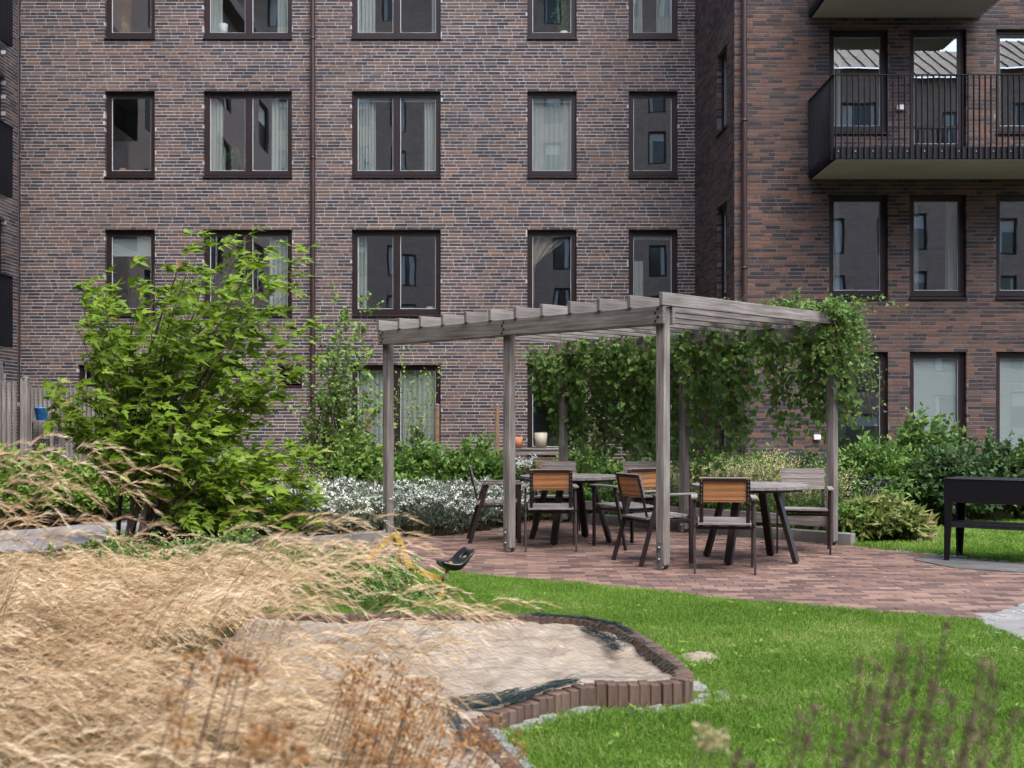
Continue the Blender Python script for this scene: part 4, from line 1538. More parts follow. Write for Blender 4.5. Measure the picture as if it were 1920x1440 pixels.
def make_chair(loc, rz, label):
    t = empty('armchair', loc, rz)
    tag(t, label, 'chair', 'slatted armchairs around the two tables')
    M0 = WM[t]

    def bar(name, p0, p1, w, h, mt, up=(0, 0, 1), parent=None, ch=0.002):
        o = plank(name, p0, p1, w, h, mt, None, up, ch)
        m = M0 @ WM[o]
        WM[o] = m
        par = parent or t
        o.parent = par
        o.matrix_local = WM[par].inverted() @ m
        return o
    # seat boards
    for i in range(5):
        y = -0.205 + i * 0.104
        bar('seat_slat', (-0.245, y, 0.452 + 0.004 * i), (0.245, y, 0.452 + 0.004 * i), 0.096, 0.02, mWoodS)
    for s in (-1, 1):
        # back upright (flat bar tilted backwards)
        bt0, bt1 = Vector((s * 0.212, -0.215, 0.40)), Vector((s * 0.212, -0.335, 0.872))
        u = bar('back_upright', bt0, bt1, 0.036, 0.010, mSteel, up=(0, 1, 0.25))
        dn = (bt1 - bt0).normalized()
        nb = Vector((0, -dn.z, dn.y))
        for q in range(6):
            c = bt0 + dn * (0.26 + 0.041 * q) + nb * 0.0055
            m = MB().lathe((0, 0, 0), [(0, 0.003), (0.005, 0.0025), (0.006, 0)], 6)
            rot = nb.to_track_quat('Z', 'Y').to_matrix().to_4x4()
            m.build('bolt', mBolt, u, M0 @ Matrix.Translation(c) @ rot)
        bar('front_leg', (s * 0.272, 0.235, 0.0), (s * 0.272, 0.235, 0.672), 0.020, 0.045, mSteel, up=(0, 1, 0))
        bar('rear_leg', (s * 0.272, -0.335, 0.0), (s * 0.272, -0.135, 0.672), 0.020, 0.045, mSteel, up=(0, 1, 0))
        bar('seat_bracket', (s * 0.272, -0.235, 0.428), (s * 0.272, 0.235, 0.428), 0.018, 0.030, mSteel)
        bar('armrest', (s * 0.277, -0.20, 0.685), (s * 0.277, 0.285, 0.685), 0.060, 0.022, mWoodS, ch=0.004)
    tilt = (Vector((0, -0.335, 0.872)) - Vector((0, -0.215, 0.40))).normalized()
    upv = (0, tilt.y, tilt.z)
    nf = Vector((0, tilt.z, -tilt.y))
    b0 = Vector((0, -0.215, 0.40))
    for i in range(4):
        c = b0 + tilt * (0.262 + i * 0.0595 + 0.028) + nf * 0.015
        L = 0.46
        me = MB()
        hx, hy, hz = L / 2, 0.009, 0.0275
        vs = [(sx * hx, sy * hy, sz * hz) for sz in (-1, 1) for sy in (-1, 1) for sx in (-1, 1)]
        fs = [(0, 2, 3, 1), (4, 5, 7, 6), (0, 1, 5, 4), (2, 6, 7, 3), (0, 4, 6, 2), (1, 3, 7, 5)]
        for q, f_ in enumerate(fs):
            me.mi = 1 if q == 2 else 0
            me._add([vs[j] for j in f_], [(0, 1, 2, 3)])
        me.build('back_slat', [mWoodS, mWoodO], t, M0 @ frame_x(c - Vector((L / 2, 0, 0)), c + Vector((L / 2, 0, 0)), upv))
    c = b0 + tilt * 0.478
    bar('top_bar', c + Vector((-0.194, 0, 0)), c + Vector((0.194, 0, 0)), 0.010, 0.032, mSteel, up=upv)
    c = b0 + tilt * 0.33 - nf * 0.011
    bar('cross_rod', Vector((-0.272, c.y, 0.672)), Vector((0.272, c.y, 0.672)), 0.008, 0.008, mSteel)
    bar('cross_bar', (-0.262, 0.20, 0.412), (0.262, 0.20, 0.412), 0.025, 0.025, mSteel)
    bar('cross_bar', (-0.262, -0.19, 0.412), (0.262, -0.19, 0.412), 0.025, 0.025, mSteel)
    return t


ch0 = make_chair((0.42, 12.78, 0), 0.0, 'orange-backed armchair with its back to us at the left table')


def chair(x, y, deg, label):
    c = copy_tree(ch0, Matrix.Translation((x, y, 0)) @ Matrix.Rotation(math.radians(deg), 4, 'Z'))
    c['label'] = label
    return c


chair(-0.17, 13.56, -86, 'leftmost armchair, in profile facing right, beside the white flowers')
chair(0.56, 14.55, 174, 'grey-backed armchair facing us on the far side of the left table')
chair(1.28, 12.98, 33, 'orange-backed armchair partly behind the corner post, turned to the left table')
chair(1.44, 11.57, -66, 'armchair in the middle, turned half away to the right behind the corner post')
chair(2.00, 10.93, -9, 'nearest armchair, orange back towards us, at the right table')
chair(3.13, 12.45, 167, 'rightmost armchair, grey back, facing us beside the right rear post')
chair(1.66, 14.62, 178, 'armchair farthest back, only its grey top slat showing beyond the tables')

# ================================================================== GRILL
gr0 = G(1770, 1052)
gd = (Vector((4.93, 11.18, 0)) - gr0)
gang = math.atan2(gd.y, gd.x)
gr = empty('grill_table', gr0, gang)
tag(gr, 'black steel grill table with tapered legs and a lower shelf on the lawn edge', 'grill')
MG = WM[gr]
GW, GD, GH = 0.98, 0.52, 0.83
body = MB()
t = 0.006
body.box((GW / 2, t / 2, GH - 0.125), (GW, t, 0.23))
body.box((GW / 2, GD - t / 2, GH - 0.125), (GW, t, 0.23))
body.box((t / 2, GD / 2, GH - 0.125), (t, GD - 2 * t, 0.23))
body.box((GW - t / 2, GD / 2, GH - 0.125), (t, GD - 2 * t, 0.23))
body.box((GW / 2, GD / 2, GH - 0.22), (GW - 2 * t, GD - 2 * t, 0.01))
body.build('fire_box', mBlack, gr, MG)
top = MB()
top.box((GW / 2, GD / 2, GH - 0.005), (GW + 0.012, GD + 0.012, 0.010), chamfer=0.003)
top.build('top_plate', mBlackTop, gr, MG)
for (cx, cy, sx, sy) in ((0, 0, 1, 1), (GW, 0, -1, 1), (0, GD, 1, -1), (GW, GD, -1, -1)):
    lg = MB()
    zt_, z0_ = GH - 0.24, 0.012
    for (ax, wt, wb_) in (('x', 0.085, 0.050), ('y', 0.10, 0.060)):
        th = 0.008
        if ax == 'x':
            ps = [(0, 0), (sx * wt, 0), (sx * wb_, 1), (0, 1)]
            fr = [Vector((cx + p[0], cy, zt_ if p[1] == 0 else z0_)) for p in ps]
            bk = [v + Vector((0, sy * th, 0)) for v in fr]
        else:
            ps = [(0, 0), (sy * wt, 0), (sy * wb_, 1), (0, 1)]
            fr = [Vector((cx, cy + p[0], zt_ if p[1] == 0 else z0_)) for p in ps]
            bk = [v + Vector((sx * th, 0, 0)) for v in fr]
        vs = fr + bk
        lg._add(vs, [(0, 3, 2, 1), (4, 5, 6, 7), (0, 1, 5, 4), (1, 2, 6, 5), (2, 3, 7, 6), (3, 0, 4, 7)])
    lg.build('leg', mBlack, gr, MG)
sh = MB()
sh.box((GW / 2, GD / 2, 0.375), (GW - 0.03, GD - 0.03, 0.008))
sh.box((GW / 2, 0.018, 0.36), (GW - 0.03, 0.006, 0.036))
sh.box((GW / 2, GD - 0.018, 0.36), (GW - 0.03, 0.006, 0.036))
sh.build('shelf', mBlackTop, gr, MG)

# ================================================================== SANDBOX
sb = empty('sandbox', (-0.4, 6.0, 0))
tag(sb, 'curved sandbox edged with short upright brown timbers set in the lawn', 'sandbox')


def walk(poly, step):
    """points and directions along an open polyline"""
    out = []
    carry = 0.0
    for (a, b) in zip(poly[:-1], poly[1:]):
        a, b = Vector((a[0], a[1], 0)), Vector((b[0], b[1], 0))
        L = (b - a).length
        d = (b - a) / L
        s = carry
        while s < L:
            out.append((a + d * s, d))
            s += step
        carry = s - L
    return out


stake_me = []
for k in range(6):
    R_ = random.Random(k)
    mb = MB().box((0, 0, 0), (0.052, 0.088, 0.30), chamfer=0.004)
    stake_me.append(mb.mesh('stake', mStake))
stk = walk(sbx[:23], 0.0535)
for (c, d) in stk:
    inn = Vector((-d.y, d.x, 0))
    a = math.atan2(d.y, d.x)
    top_ = float(np.interp(c.x, [-0.2, 0.08, 0.42], [0.062, 0.078, 0.112])) if c.y < 5.75 else 0.112
    z = top_ - 0.15 + random.gauss(0, 0.005)
    m = Matrix.Translation((c.x - 0.0 * inn.x, c.y, z)) @ Matrix.Rotation(a + random.gauss(0, 0.03), 4, 'Z') @ Matrix.Rotation(random.gauss(0, 0.012), 4, 'X')
    link('stake', random.choice(stake_me), sb, m)
# sand: a heaped and trodden surface
nx, ny = 150, 200
gx = np.linspace(-1.75, 0.86, nx)
gy = np.linspace(3.5, 7.74, ny)
XX, YY = np.meshgrid(gx, gy)


def sand_h(x, y):
    h = 0.062 + 0.022 * (vnoise(x * 1.7, y * 1.7, 1) - 0.5) * 2
    h = h + 0.020 * (vnoise(x * 5.5, y * 5.5, 2) - 0.5) * 2 + 0.014 * (vnoise(x * 13, y * 13, 3) - 0.5) * 2 + 0.007 * (vnoise(x * 30, y * 30, 4) - 0.5) * 2
    Rf = np.random.default_rng(77)
    for _ in range(46):
        fx_, fy_, fa = Rf.uniform(-1.5, 0.75), Rf.uniform(4.3, 7.5), Rf.uniform(0, PI)
        u_ = (x - fx_) * np.cos(fa) + (y - fy_) * np.sin(fa)
        v_ = -(x - fx_) * np.sin(fa) + (y - fy_) * np.cos(fa)
        r2 = (u_ / 0.13) ** 2 + (v_ / 0.06) ** 2
        h = h - 0.024 * np.exp(-r2 * 1.5) + 0.012 * np.exp(-((np.sqrt(r2) - 1.35) ** 2) * 9)
    return np.maximum(h, 0.012)


ZZ = sand_h(XX, YY)
ins = inpoly(XX, YY, sbx)
V = np.stack([XX.ravel(), YY.ravel(), ZZ.ravel()], 1)
idx = np.arange(nx * ny).reshape(ny, nx)
q = np.stack([idx[:-1, :-1].ravel(), idx[:-1, 1:].ravel(), idx[1:, 1:].ravel(), idx[1:, :-1].ravel()], 1)
insf = ins.ravel()
q = q[insf[q].any(axis=1)]
sand_o = link('sand', mesh_np('sand', V, q, mSand, smooth=True))
tag(sand_o, kind='structure')

# net over the sand
net = empty('sand_net', (-0.4, 6.0, 0.1))
tag(net, 'dark teal net stretched over the sand of the sandbox', 'net')


def net_h(x, y):
    return np.maximum(sand_h(x, y) + 0.012, 0.03) + 0.02 * vnoise(x * 2.2 + 9, y * 2.2, 8)


def strands(direction, pitch, w):
    V_, F_ = [], []
    nb = 0
    ca, sa = math.cos(direction), math.sin(direction)
    s = np.arange(-3.2, 3.2, 0.045)
    for k in np.arange(-3.0, 3.0, pitch):
        x = -0.4 + ca * s - sa * k + 0.02 * np.sin(s * 5 + k)
        y = 5.8 + sa * s + ca * k + 0.02 * np.sin(s * 4 - k)
        inside = inpoly(x, y, sbx)
        ed_ = edge_dist(x, y, sbx[:23])
        keep = (inside | (ed_ < 0.03)) & (y > 4.3) & (x > -1.7)
        lift = np.clip(1 - ed_ / 0.14, 0, 1)
        z = net_h(x, y) * (1 - lift) + lift * 0.142
        for seg in np.split(np.arange(len(s)), np.nonzero(np.diff(keep.astype(int)))[0] + 1):
            if not keep[seg[0]] or len(seg) < 2:
                continue
            xs_, ys_, zs_ = x[seg], y[seg], z[seg]
            m = len(seg)
            a = np.stack([xs_ - sa * w * -0.5, ys_ + ca * w * -0.5, zs_], 1)
            b = np.stack([xs_ + sa * w * -0.5, ys_ - ca * w * -0.5, zs_ + 0.001], 1)
            V_.append(np.concatenate([a, b]))
            i = np.arange(m - 1)
            F_.append(np.stack([i, i + 1, m + i + 1, m + i], 1) + nb)
            nb += 2 * m
    return np.concatenate(V_), np.concatenate(F_)


for dr in (math.radians(38), math.radians(-52)):
    Vn, Fn = strands(dr, 0.050, 0.0005)
    tag(link('mesh_strands', mesh_np('mesh_strands', Vn, Fn, mNetFine), net), kind='stuff')


def bunch(pts, r, nstr, seed, name='gathered_fold'):
    """rope of loose gathered netting"""
    R = random.Random(seed)
    mb = MB()
    for k in range(nstr):
        ps = []
        for i, p in enumerate(pts):
            p = Vector(p)
            ps.append(p + Vector((R.gauss(0, r), R.gauss(0, r), abs(R.gauss(0, r * 0.7)))))
        # resample with wobble
        q_ = []
        for a, b in zip(ps[:-1], ps[1:]):
            for j in range(4):
                q_.append(a.lerp(b, j / 4) + Vector((R.gauss(0, r * .25), R.gauss(0, r * .25), abs(R.gauss(0, r * .2)))))
        mb.tube(q_, 0.0012, 3, cap=False)
    return mb.build(name, mNet, net)


def npt(px, py, z):
    v = G(px, py, z)
    return (v.x, v.y, v.z)


bunch([npt(1095, 1182, .07), npt(1120, 1192, .085), npt(1142, 1203, .09), npt(1152, 1215, .085), npt(1158, 1226, .075)], 0.025, 40, 1)
bunch([npt(1140, 1200, .085), npt(1175, 1205, .085), npt(1200, 1203, .09)], 0.02, 16, 2)
bunch([(0.14, 7.68, 0.112), (0.47, 7.52, 0.118), (0.655, 7.28, 0.118), (0.745, 6.90, 0.116)], 0.013, 30, 3)
bunch([(-0.20, 5.33, 0.075), (-0.09, 5.36, 0.080), (0.02, 5.46, 0.084), (0.11, 5.56, 0.092), (0.21, 5.65, 0.102), (0.34, 5.72, 0.116)], 0.020, 60, 4)
bunch([(-0.30, 5.45, 0.072), (-0.16, 5.46, 0.075), (-0.04, 5.54, 0.078), (0.06, 5.63, 0.080)], 0.022, 34, 7)
bunch([(0.745, 6.90, 0.112), (0.80, 6.46, 0.105), (0.835, 6.14, 0.112), (0.86, 5.95, 0.118)], 0.010, 14, 5)
bunch([npt(860, 1318, .08), npt(850, 1345, .07), npt(860, 1380, .06), npt(890, 1420, .05)], 0.02, 26, 6)

# granite setts round the sandbox
se = empty('stone_border', (0.2, 5.2, 0))
tag(se, kind='structure')


def sett_curve(poly, off, step=0.108):
    for (c, d) in walk(poly, step):
        out_ = Vector((-d.y, d.x, 0))
        p = c + out_ * off
        link('sett', random.choice(sett_me), se, Matrix.Translation((p.x + random.gauss(0, .006), p.y + random.gauss(0, .006), -0.032 + random.uniform(-.008, .008))) @ Matrix.Rotation(math.atan2(d.y, d.x) + random.gauss(0, .09), 4, 'Z'))


sett_curve(sbx[8:18], 0.105)
sett_curve(sbx[9:11], 0.205)
sett_curve(sbx[18:23], 0.105)

# spilled sand on the lawn
sp = G(1312, 1236)
rows_ = []
for j in range(9):
    rr = 0.11 * j / 8
    row = []
    for k in range(25):
        a = 2 * PI * k / 24
        w_ = 1 + 0.22 * math.sin(2 * a + 1) + 0.15 * math.sin(5 * a)
        row.append((sp.x + 0.9 * rr * w_ * math.cos(a), sp.y + 1.5 * rr * w_ * math.sin(a), 0.026 * (1 - (j / 8) ** 2) + 0.010 * random.random() + (0.004 if j < 8 else -0.004)))
    rows_.append(row)
tag(MB().sheet(rows_).build('sand_spill', mSand), 'small spill of sand on the grass right of the sandbox', 'sand', kind='stuff')

# ================================================================== PLAY DIGGER
dg0 = G(827, 1122)
dg = empty('play_digger', dg0)
tag(dg, 'yellow sandbox digger toy with a black saddle seat on the lawn', 'play digger')
YD = dg0.y
dp = lambda px, py, dy=0.0: P(px, py, YD + dy)     # the toy's own upright plane
MB().tube([dp(827, 1124), dp(828, 1106), dp(830, 1088), dp(837, 1074), dp(846, 1054)], 0.0165, 10).build('seat_post', mYellow, dg)
MB().tube([dp(826, 1126) + Vector((0, 0, 0)), dp(827, 1114)], 0.03, 10).build('base_sleeve', mYellow, dg)
MB().bar(dp(830, 1088), dp(769, 1065), 0.030, 0.042).build('swing_arm', mYellow, dg)
MB().bar(dp(770, 1066, -0.03), dp(743, 998, -0.03), 0.022, 0.042, up=(1, 0, 0.3)).build('boom', mYellow, dg)
MB().bar(dp(752, 1062, 0.03), dp(737, 998, 0.03), 0.018, 0.030, up=(1, 0, 0.3)).build('control_lever', mYellow, dg)
MB().bar(dp(752, 1062, 0.0), dp(772, 1065, 0.0), 0.03, 0.03).build('linkage', mYellow, dg)
MB().bar(dp(743, 1000), dp(690, 1046), 0.022, 0.04).build('dipper', mYellow, dg)
for q in ((770, 1066), (752, 1023), (831, 1087)):
    c = dp(*q)
    MB().tube([c + Vector((0, -0.055, 0)), c + Vector((0, 0.055, 0))], 0.012, 8).build('pivot_bolt', mBoltD, dg)
bk = MB()
bc = dp(684, 1060)
rowsb = []
for i in range(7):
    a = math.radians(-30 + 35 * i)
    rowsb.append([bc + Vector((0.08 * math.cos(a), yy, 0.08 * math.sin(a))) for yy in (-0.09, 0.0, 0.09)])
bk.sheet(rowsb)
bk.build('bucket', mYellow, dg)
# saddle: a dished seat with a raised back that has a hand slot
st = MB()


def seat_pt(s, w_):
    """s 0 nose .. 1 back, w_ -1..1"""
    x = -0.135 + 0.26 * s
    zl = 0.285 - 0.022 * math.sin(PI * min(1, s / 0.8)) + 0.090 * max(0, (s - 0.48) / 0.52) ** 1.5
    half = 0.045 + 0.090 * math.sin(PI * min(0.5, 0.10 + 0.55 * s)) - 0.045 * (max(0, s - 0.8) / 0.2) ** 2
    y = half * w_
    z = zl + 0.020 * w_ * w_ - 0.008
    return Vector((x, y, z))


grid = []
for i in range(21):
    s = i / 20
    grid.append([seat_pt(s, -1 + 2 * j / 16) for j in range(17)])
low = [[p + Vector((0.006 * (i / 20), 0, -0.024 - 0.022 * math.sin(PI * min(1, i / 16)))) if 0 < j < 16 else p + Vector((0.002, 0, -0.014)) for j, p in enumerate(r)] for i, r in enumerate(grid)]
hole = lambda i, j: 15 <= i <= 17 and 5 <= j <= 10
r_, c_ = 21, 17
vs = [p for row in grid for p in row] + [p for row in low for p in row]
of = r_ * c_
fs = []
for i in range(r_ - 1):
    for j in range(c_ - 1):
        a, b, c, d = i * c_ + j, i * c_ + j + 1, (i + 1) * c_ + j + 1, (i + 1) * c_ + j
        if hole(i, j):
            for (p, q_, ni, nj) in ((a, b, i - 1, j), (b, c, i, j + 1), (c, d, i + 1, j), (d, a, i, j - 1)):
                if not hole(ni, nj):
                    fs.append((q_, p, p + of, q_ + of))
            continue
        fs.append((a, d, c, b))
        fs.append((a + of, b + of, c + of, d + of))
for i in range(r_ - 1):
    for j in (0, c_ - 1):
        a, d = i * c_ + j, (i + 1) * c_ + j
        fs.append((a, a + of, d + of, d) if j == 0 else (a, d, d + of, a + of))
for j in range(c_ - 1):
    for i in (0, r_ - 1):
        a, b = i * c_ + j, i * c_ + j + 1
        fs.append((a, b, b + of, a + of) if i == 0 else (a, a + of, b + of, b))
st._add(vs, fs, True)
sd_o = st.build('seat', mPlastB, dg, Matrix.Translation(dg0 + Vector((0.112, 0, 0.012))) @ Matrix.Rotation(math.radians(26), 4, 'Z'))

# ================================================================== FENCES AND SMALL THINGS
fn = empty('picket_fence', P(20, 900, 17.5))
fn.location.z = 0
WM[fn] = Matrix.Translation((WM[fn].translation.x, 17.5, 0))
fn.matrix_local = WM[fn]
tag(fn, 'grey wooden picket fence at the left edge behind the hedge', 'fence')
pk_me = {}


def picket(x, y, h, w, rz, par, name='picket', th=0.022):
    key = (round(h, 3), w, th)
    if key not in pk_me:
        pk_me[key] = MB().box((0, 0, 0), (h, th, w), chamfer=0.003).mesh(name, mWood)
    # local X is the grain, stand it up
    m = Matrix.Translation((x, y, h / 2)) @ Matrix.Rotation(rz, 4, 'Z') @ Matrix.Rotation(-PI / 2, 4, 'Y')
    return link(name, pk_me[key], par, m)


def fence_run(par, a, b, h, w=0.062, gap=0.016):
    a, b = Vector((a[0], a[1], 0)), Vector((b[0], b[1], 0))
    d = (b - a)
    L = d.length
    d.normalize()
    an = math.atan2(d.y, d.x)
    k = 0
    while k * (w + gap) < L:
        c = a + d * (k * (w + gap))
        picket(c.x, c.y, h + round(random.uniform(-0.02, 0.02), 2), w, an, par)
        k += 1
    s = Vector((-d.y, d.x, 0)) * 0.035
    for z in (0.4, h - 0.35):
        plank('rail', a + s + UPV * z, b + s + UPV * z, 0.04, 0.07, mWood, par)


def fpt(px, Y_):
    return ((px - 960) / F * Y_, Y_)


fence_run(fn, fpt(-60, 17.5), fpt(36, 17.5), 2.0)
fence_run(fn, fpt(60, 20.6), fpt(260, 20.6), 2.0)
cp = fpt(47, 17.6)
pp = picket(cp[0], cp[1], 2.05, 0.105, 0, fn, 'fence_post', 0.105)
MB().lathe((cp[0], cp[1], 2.05), [(0.075, 0.0), (0.075, 0.012), (0.0, 0.045)], 4, smooth=False).build('post_cap', mZinc, pp)
fence_run(fn, (cp[0] + 0.03, 17.75), (fpt(60, 20.6)[0], 20.5), 1.96)

wf = empty('wire_fence', (-1.2, 19.0, 0))
tag(wf, 'low rusty wire mesh fence on tan posts against the brick wall', 'fence')
for px in (690, 820, 932):
    c = fpt(px, 19.0)
    o = picket(c[0], c[1], 1.66, 0.068, 0, wf, 'tan_post', 0.068)
    o.name = 'fence_post'
    o.data.materials[0] = mPostW
    MB().lathe((c[0], c[1], 1.66), [(0.046, 0.0), (0.046, 0.012), (0.02, 0.028), (0.0, 0.03)], 12).build('post_cap', mZinc, o)
wm_ = MB()
x0_, x1_ = fpt(690, 19.0)[0], fpt(932, 19.0)[0]
for z in np.arange(0.2, 1.62, 0.14):
    wm_.tube([(x0_, 18.955, z), (x1_, 18.955, z)], 0.0028, 4, cap=False)
for x in np.arange(x0_, x1_, 0.14):
    wm_.tube([(x, 18.96, 0.1), (x, 18.96, 1.62)], 0.0028, 4, cap=False)
tag(wm_.build('wire_mesh', mRust, wf), kind='stuff')

# closed parasol behind the picket fence
c = P(2, 684, 19.5)
pr = empty('parasol', (c.x, c.y, 0))
tag(pr, 'folded dark grey parasol poking up behind the picket fence', 'parasol')
MB().tube([(c.x, c.y, 0), (c.x, c.y, 2.42)], 0.022, 10).build('pole', mZinc, pr)
cn = MB()
prof = []
for j in range(10):
    t = j / 9
    prof.append([(c.x + (0.02 + 0.115 * t) * (1 + 0.28 * math.cos(8 * 2 * PI * k / 48)) * math.cos(2 * PI * k / 48), c.y + (0.02 + 0.115 * t) * (1 + 0.28 * math.cos(8 * 2 * PI * k / 48)) * math.sin(2 * PI * k / 48), 2.42 - 1.35 * t ** 0.9) for k in range(49)])
cn.sheet(prof)
cn.build('canopy', mCanvas, pr)

# blue tub in front of the rear fence
c = P(80, 770, 20.3)
tb = MB().lathe((0, 0, 0), [(0, 0), (0.09, 0), (0.115, 0.20), (0.125, 0.205), (0.125, 0.22), (0.11, 0.22), (0.085, 0.02), (0, 0.02)], 24)
tag(tb.build('plastic_tub', mBlue, None, Matrix.Translation((c.x, 20.25, 1.42))), 'bright blue plastic tub by the fence, glimpsed through the maple leaves', 'tub')
bx_ = empty('wooden_stand', (c.x, 20.25, 0))
tag(bx_, 'rough wooden stand under the blue tub, hidden by the maple', 'stand')
for (dx, dy) in ((-0.25, -0.18), (0.25, -0.18), (-0.25, 0.18), (0.25, 0.18)):
    plank('leg', (c.x + dx, 20.25 + dy, 0.0), (c.x + dx, 20.25 + dy, 1.382), 0.05, 0.05, mWood, bx_, up=(1, 0, 0))
MB().box((0, 0, 1.40), (0.56, 0.42, 0.035)).build('top', mWood, bx_, Matrix.Translation((c.x, 20.25, 0)))

# covered gas barbecue behind the vine
c = P(1262, 850, 18.6)
bq = empty('gas_barbecue', (c.x, c.y, 0))
tag(bq, 'black hooded gas barbecue behind the vine and the rear pergola post', 'barbecue')
MB().box((c.x, c.y, 0.86), (0.62, 0.50, 0.16), chamfer=0.02).build('fire_box', mBlack, bq)
hd = MB()
rowsh = []
for i in range(9):
    a = PI * i / 8
    rowsh.append([(c.x + xx, c.y - 0.25 * math.cos(a), 0.945 + 0.26 * math.sin(a)) for xx in (-0.31, -0.1, 0.1, 0.31)])
hd.sheet(rowsh)
for xx in (-0.31, 0.31):
    hd._add([(c.x + xx, c.y - 0.25 * math.cos(PI * i / 8), 0.945 + 0.26 * math.sin(PI * i / 8)) for i in range(9)], [tuple(range(9)) if xx > 0 else tuple(range(8, -1, -1))])
h_o = hd.build('hood', mBlack, bq)
MB().tube([(c.x - 0.2, c.y - 0.29, 1.04), (c.x + 0.2, c.y - 0.29, 1.04)], 0.012, 8).build('handle', mZinc, h_o)
for s in (-1, 1):
    MB().box((c.x + s * 0.46, c.y, 0.92), (0.28, 0.42, 0.03)).build('side_shelf', mBlack, bq)
    for s2 in (-1, 1):
        MB().box((c.x + s * 0.27, c.y + s2 * 0.2, 0.39), (0.04, 0.04, 0.78)).build('leg', mBlack, bq)

# pots by the ground-floor window
Wg = Matrix.Identity(4)


def ground_pot(px, py, Y_, r, h, mt, label, split=None):
    c = P(px, py, Y_)
    mb = MB()
    mb.lathe((c.x, c.y, c.z), [(0, 0), (r * 0.82, 0), (r, h), (r * 0.92, h), (r * 0.9, h * 0.9), (0, h * 0.88)], 22)
    return tag(mb.build('plant_pot', mt), label, 'pot')


tc_ = P(985, 842, 22.6)
pb = empty('planter_bench', (um(1000), 22.75, 0))
tag(pb, 'low wooden bench carrying pots at the ground-floor window, hidden by plants', 'bench')
for k in range(4):
    yy = 22.53 + 0.135 * k
    plank('slat', (um(1000) - 0.8, yy, 0.857), (um(1000) + 0.8, yy, 0.857), 0.125, 0.036, mWood, pb)
for dx in (-0.72, 0.72):
    for dy in (-0.2, 0.2):
        plank('leg', (um(1000) + dx, 22.735 + dy, 0.0), (um(1000) + dx, 22.735 + dy, 0.838), 0.07, 0.07, mWood, pb, up=(1, 0, 0))
    plank('cross_rail', (um(1000) + dx, 22.57, 0.70), (um(1000) + dx, 22.90, 0.70), 0.04, 0.08, mWood, pb)
plank('apron', (um(1000) - 0.68, 22.50, 0.79), (um(1000) + 0.68, 22.50, 0.79), 0.03, 0.09, mWood, pb)
ground_pot(1014, 840, 22.7, 0.13, 0.30, mPotPale, 'pale cream flower pot at the foot of the ground-floor window')
ground_pot(971, 840, 22.7, 0.10, 0.22, mTerra, 'terracotta pot against the brick between post and ground-floor window')

# ================================================================== PLANTS
def nrm(a):
    return a / np.maximum(np.linalg.norm(a, axis=-1, keepdims=True), 1e-9)


def fan(outline, centre, zf):
    """triangle fan leaf template: outline points (x, y), raised at the sides"""
    V = [(centre[0], centre[1], 0.0)] + [(x, y, zf * abs(x)) for x, y in outline]
    n = len(outline)
    Ft = [(0, 1 + i, 1 + (i + 1) % n) for i in range(n)]
    return np.array(V), np.array(Ft)


T_SIMPLE = (np.array([(0, 0, 0), (0.24, 0.38, 0.07), (0, 1, -0.06), (-0.24, 0.38, 0.07), (0, 0.42, 0.0)]),
            np.array([(0, 1, 4), (1, 2, 4), (2, 3, 4), (3, 0, 4)]))
T_NARROW = (np.array([(0, 0, 0), (0.10, 0.4, 0.02), (0, 1, -0.08), (-0.10, 0.4, 0.02)]), np.array([(0, 1, 2), (0, 2, 3)]))
T_ROUND = fan([(0, 0), (0.28, 0.12), (0.36, 0.42), (0.22, 0.74), (0, 0.95), (-0.22, 0.74), (-0.36, 0.42), (-0.28, 0.12)], (0, 0.45), 0.22)
T_MAPLE = fan([(0, 0), (0.22, 0.04), (0.46, 0.40), (0.20, 0.38), (0.19, 0.62), (0, 1.22), (-0.19, 0.62), (-0.20, 0.38), (-0.46, 0.40), (-0.22, 0.04)], (0, 0.34), 0.28)
T_HOP = fan([(0, 0.06), (0.30, -0.06), (0.46, 0.30), (0.26, 0.48), (0.0, 0.98), (-0.26, 0.48), (-0.46, 0.30), (-0.30, -0.06)], (0, 0.32), 0.2)


def leaves(pos, dr, up, size, tmpl):
    """leaf mesh arrays: pos (N,3), dr leaf axis, up rough normal, size (N)"""
    d = nrm(dr)
    x = nrm(np.cross(d, up))
    n = np.cross(x, d)
    tv, tf = tmpl
    V = pos[:, None, :] + size[:, None, None] * (tv[None, :, 0:1] * x[:, None, :] + tv[None, :, 1:2] * d[:, None, :] + tv[None, :, 2:3] * n[:, None, :])
    k = len(tv)
    N = len(pos)
    Fa = (np.arange(N)[:, None, None] * k + tf[None]).reshape(-1, 3)
    return V.reshape(-1, 3), Fa, len(tf)


def leaf_obj(name, pos, dr, up, size, tmpl, mt, val, parent=None, kind=None):
    V, Fa, k = leaves(pos, dr, up, size, tmpl)
    o = link(name, mesh_np(name, V, Fa, mt, np.repeat(val, k)), parent)
    if kind:
        o['kind'] = kind
    return o


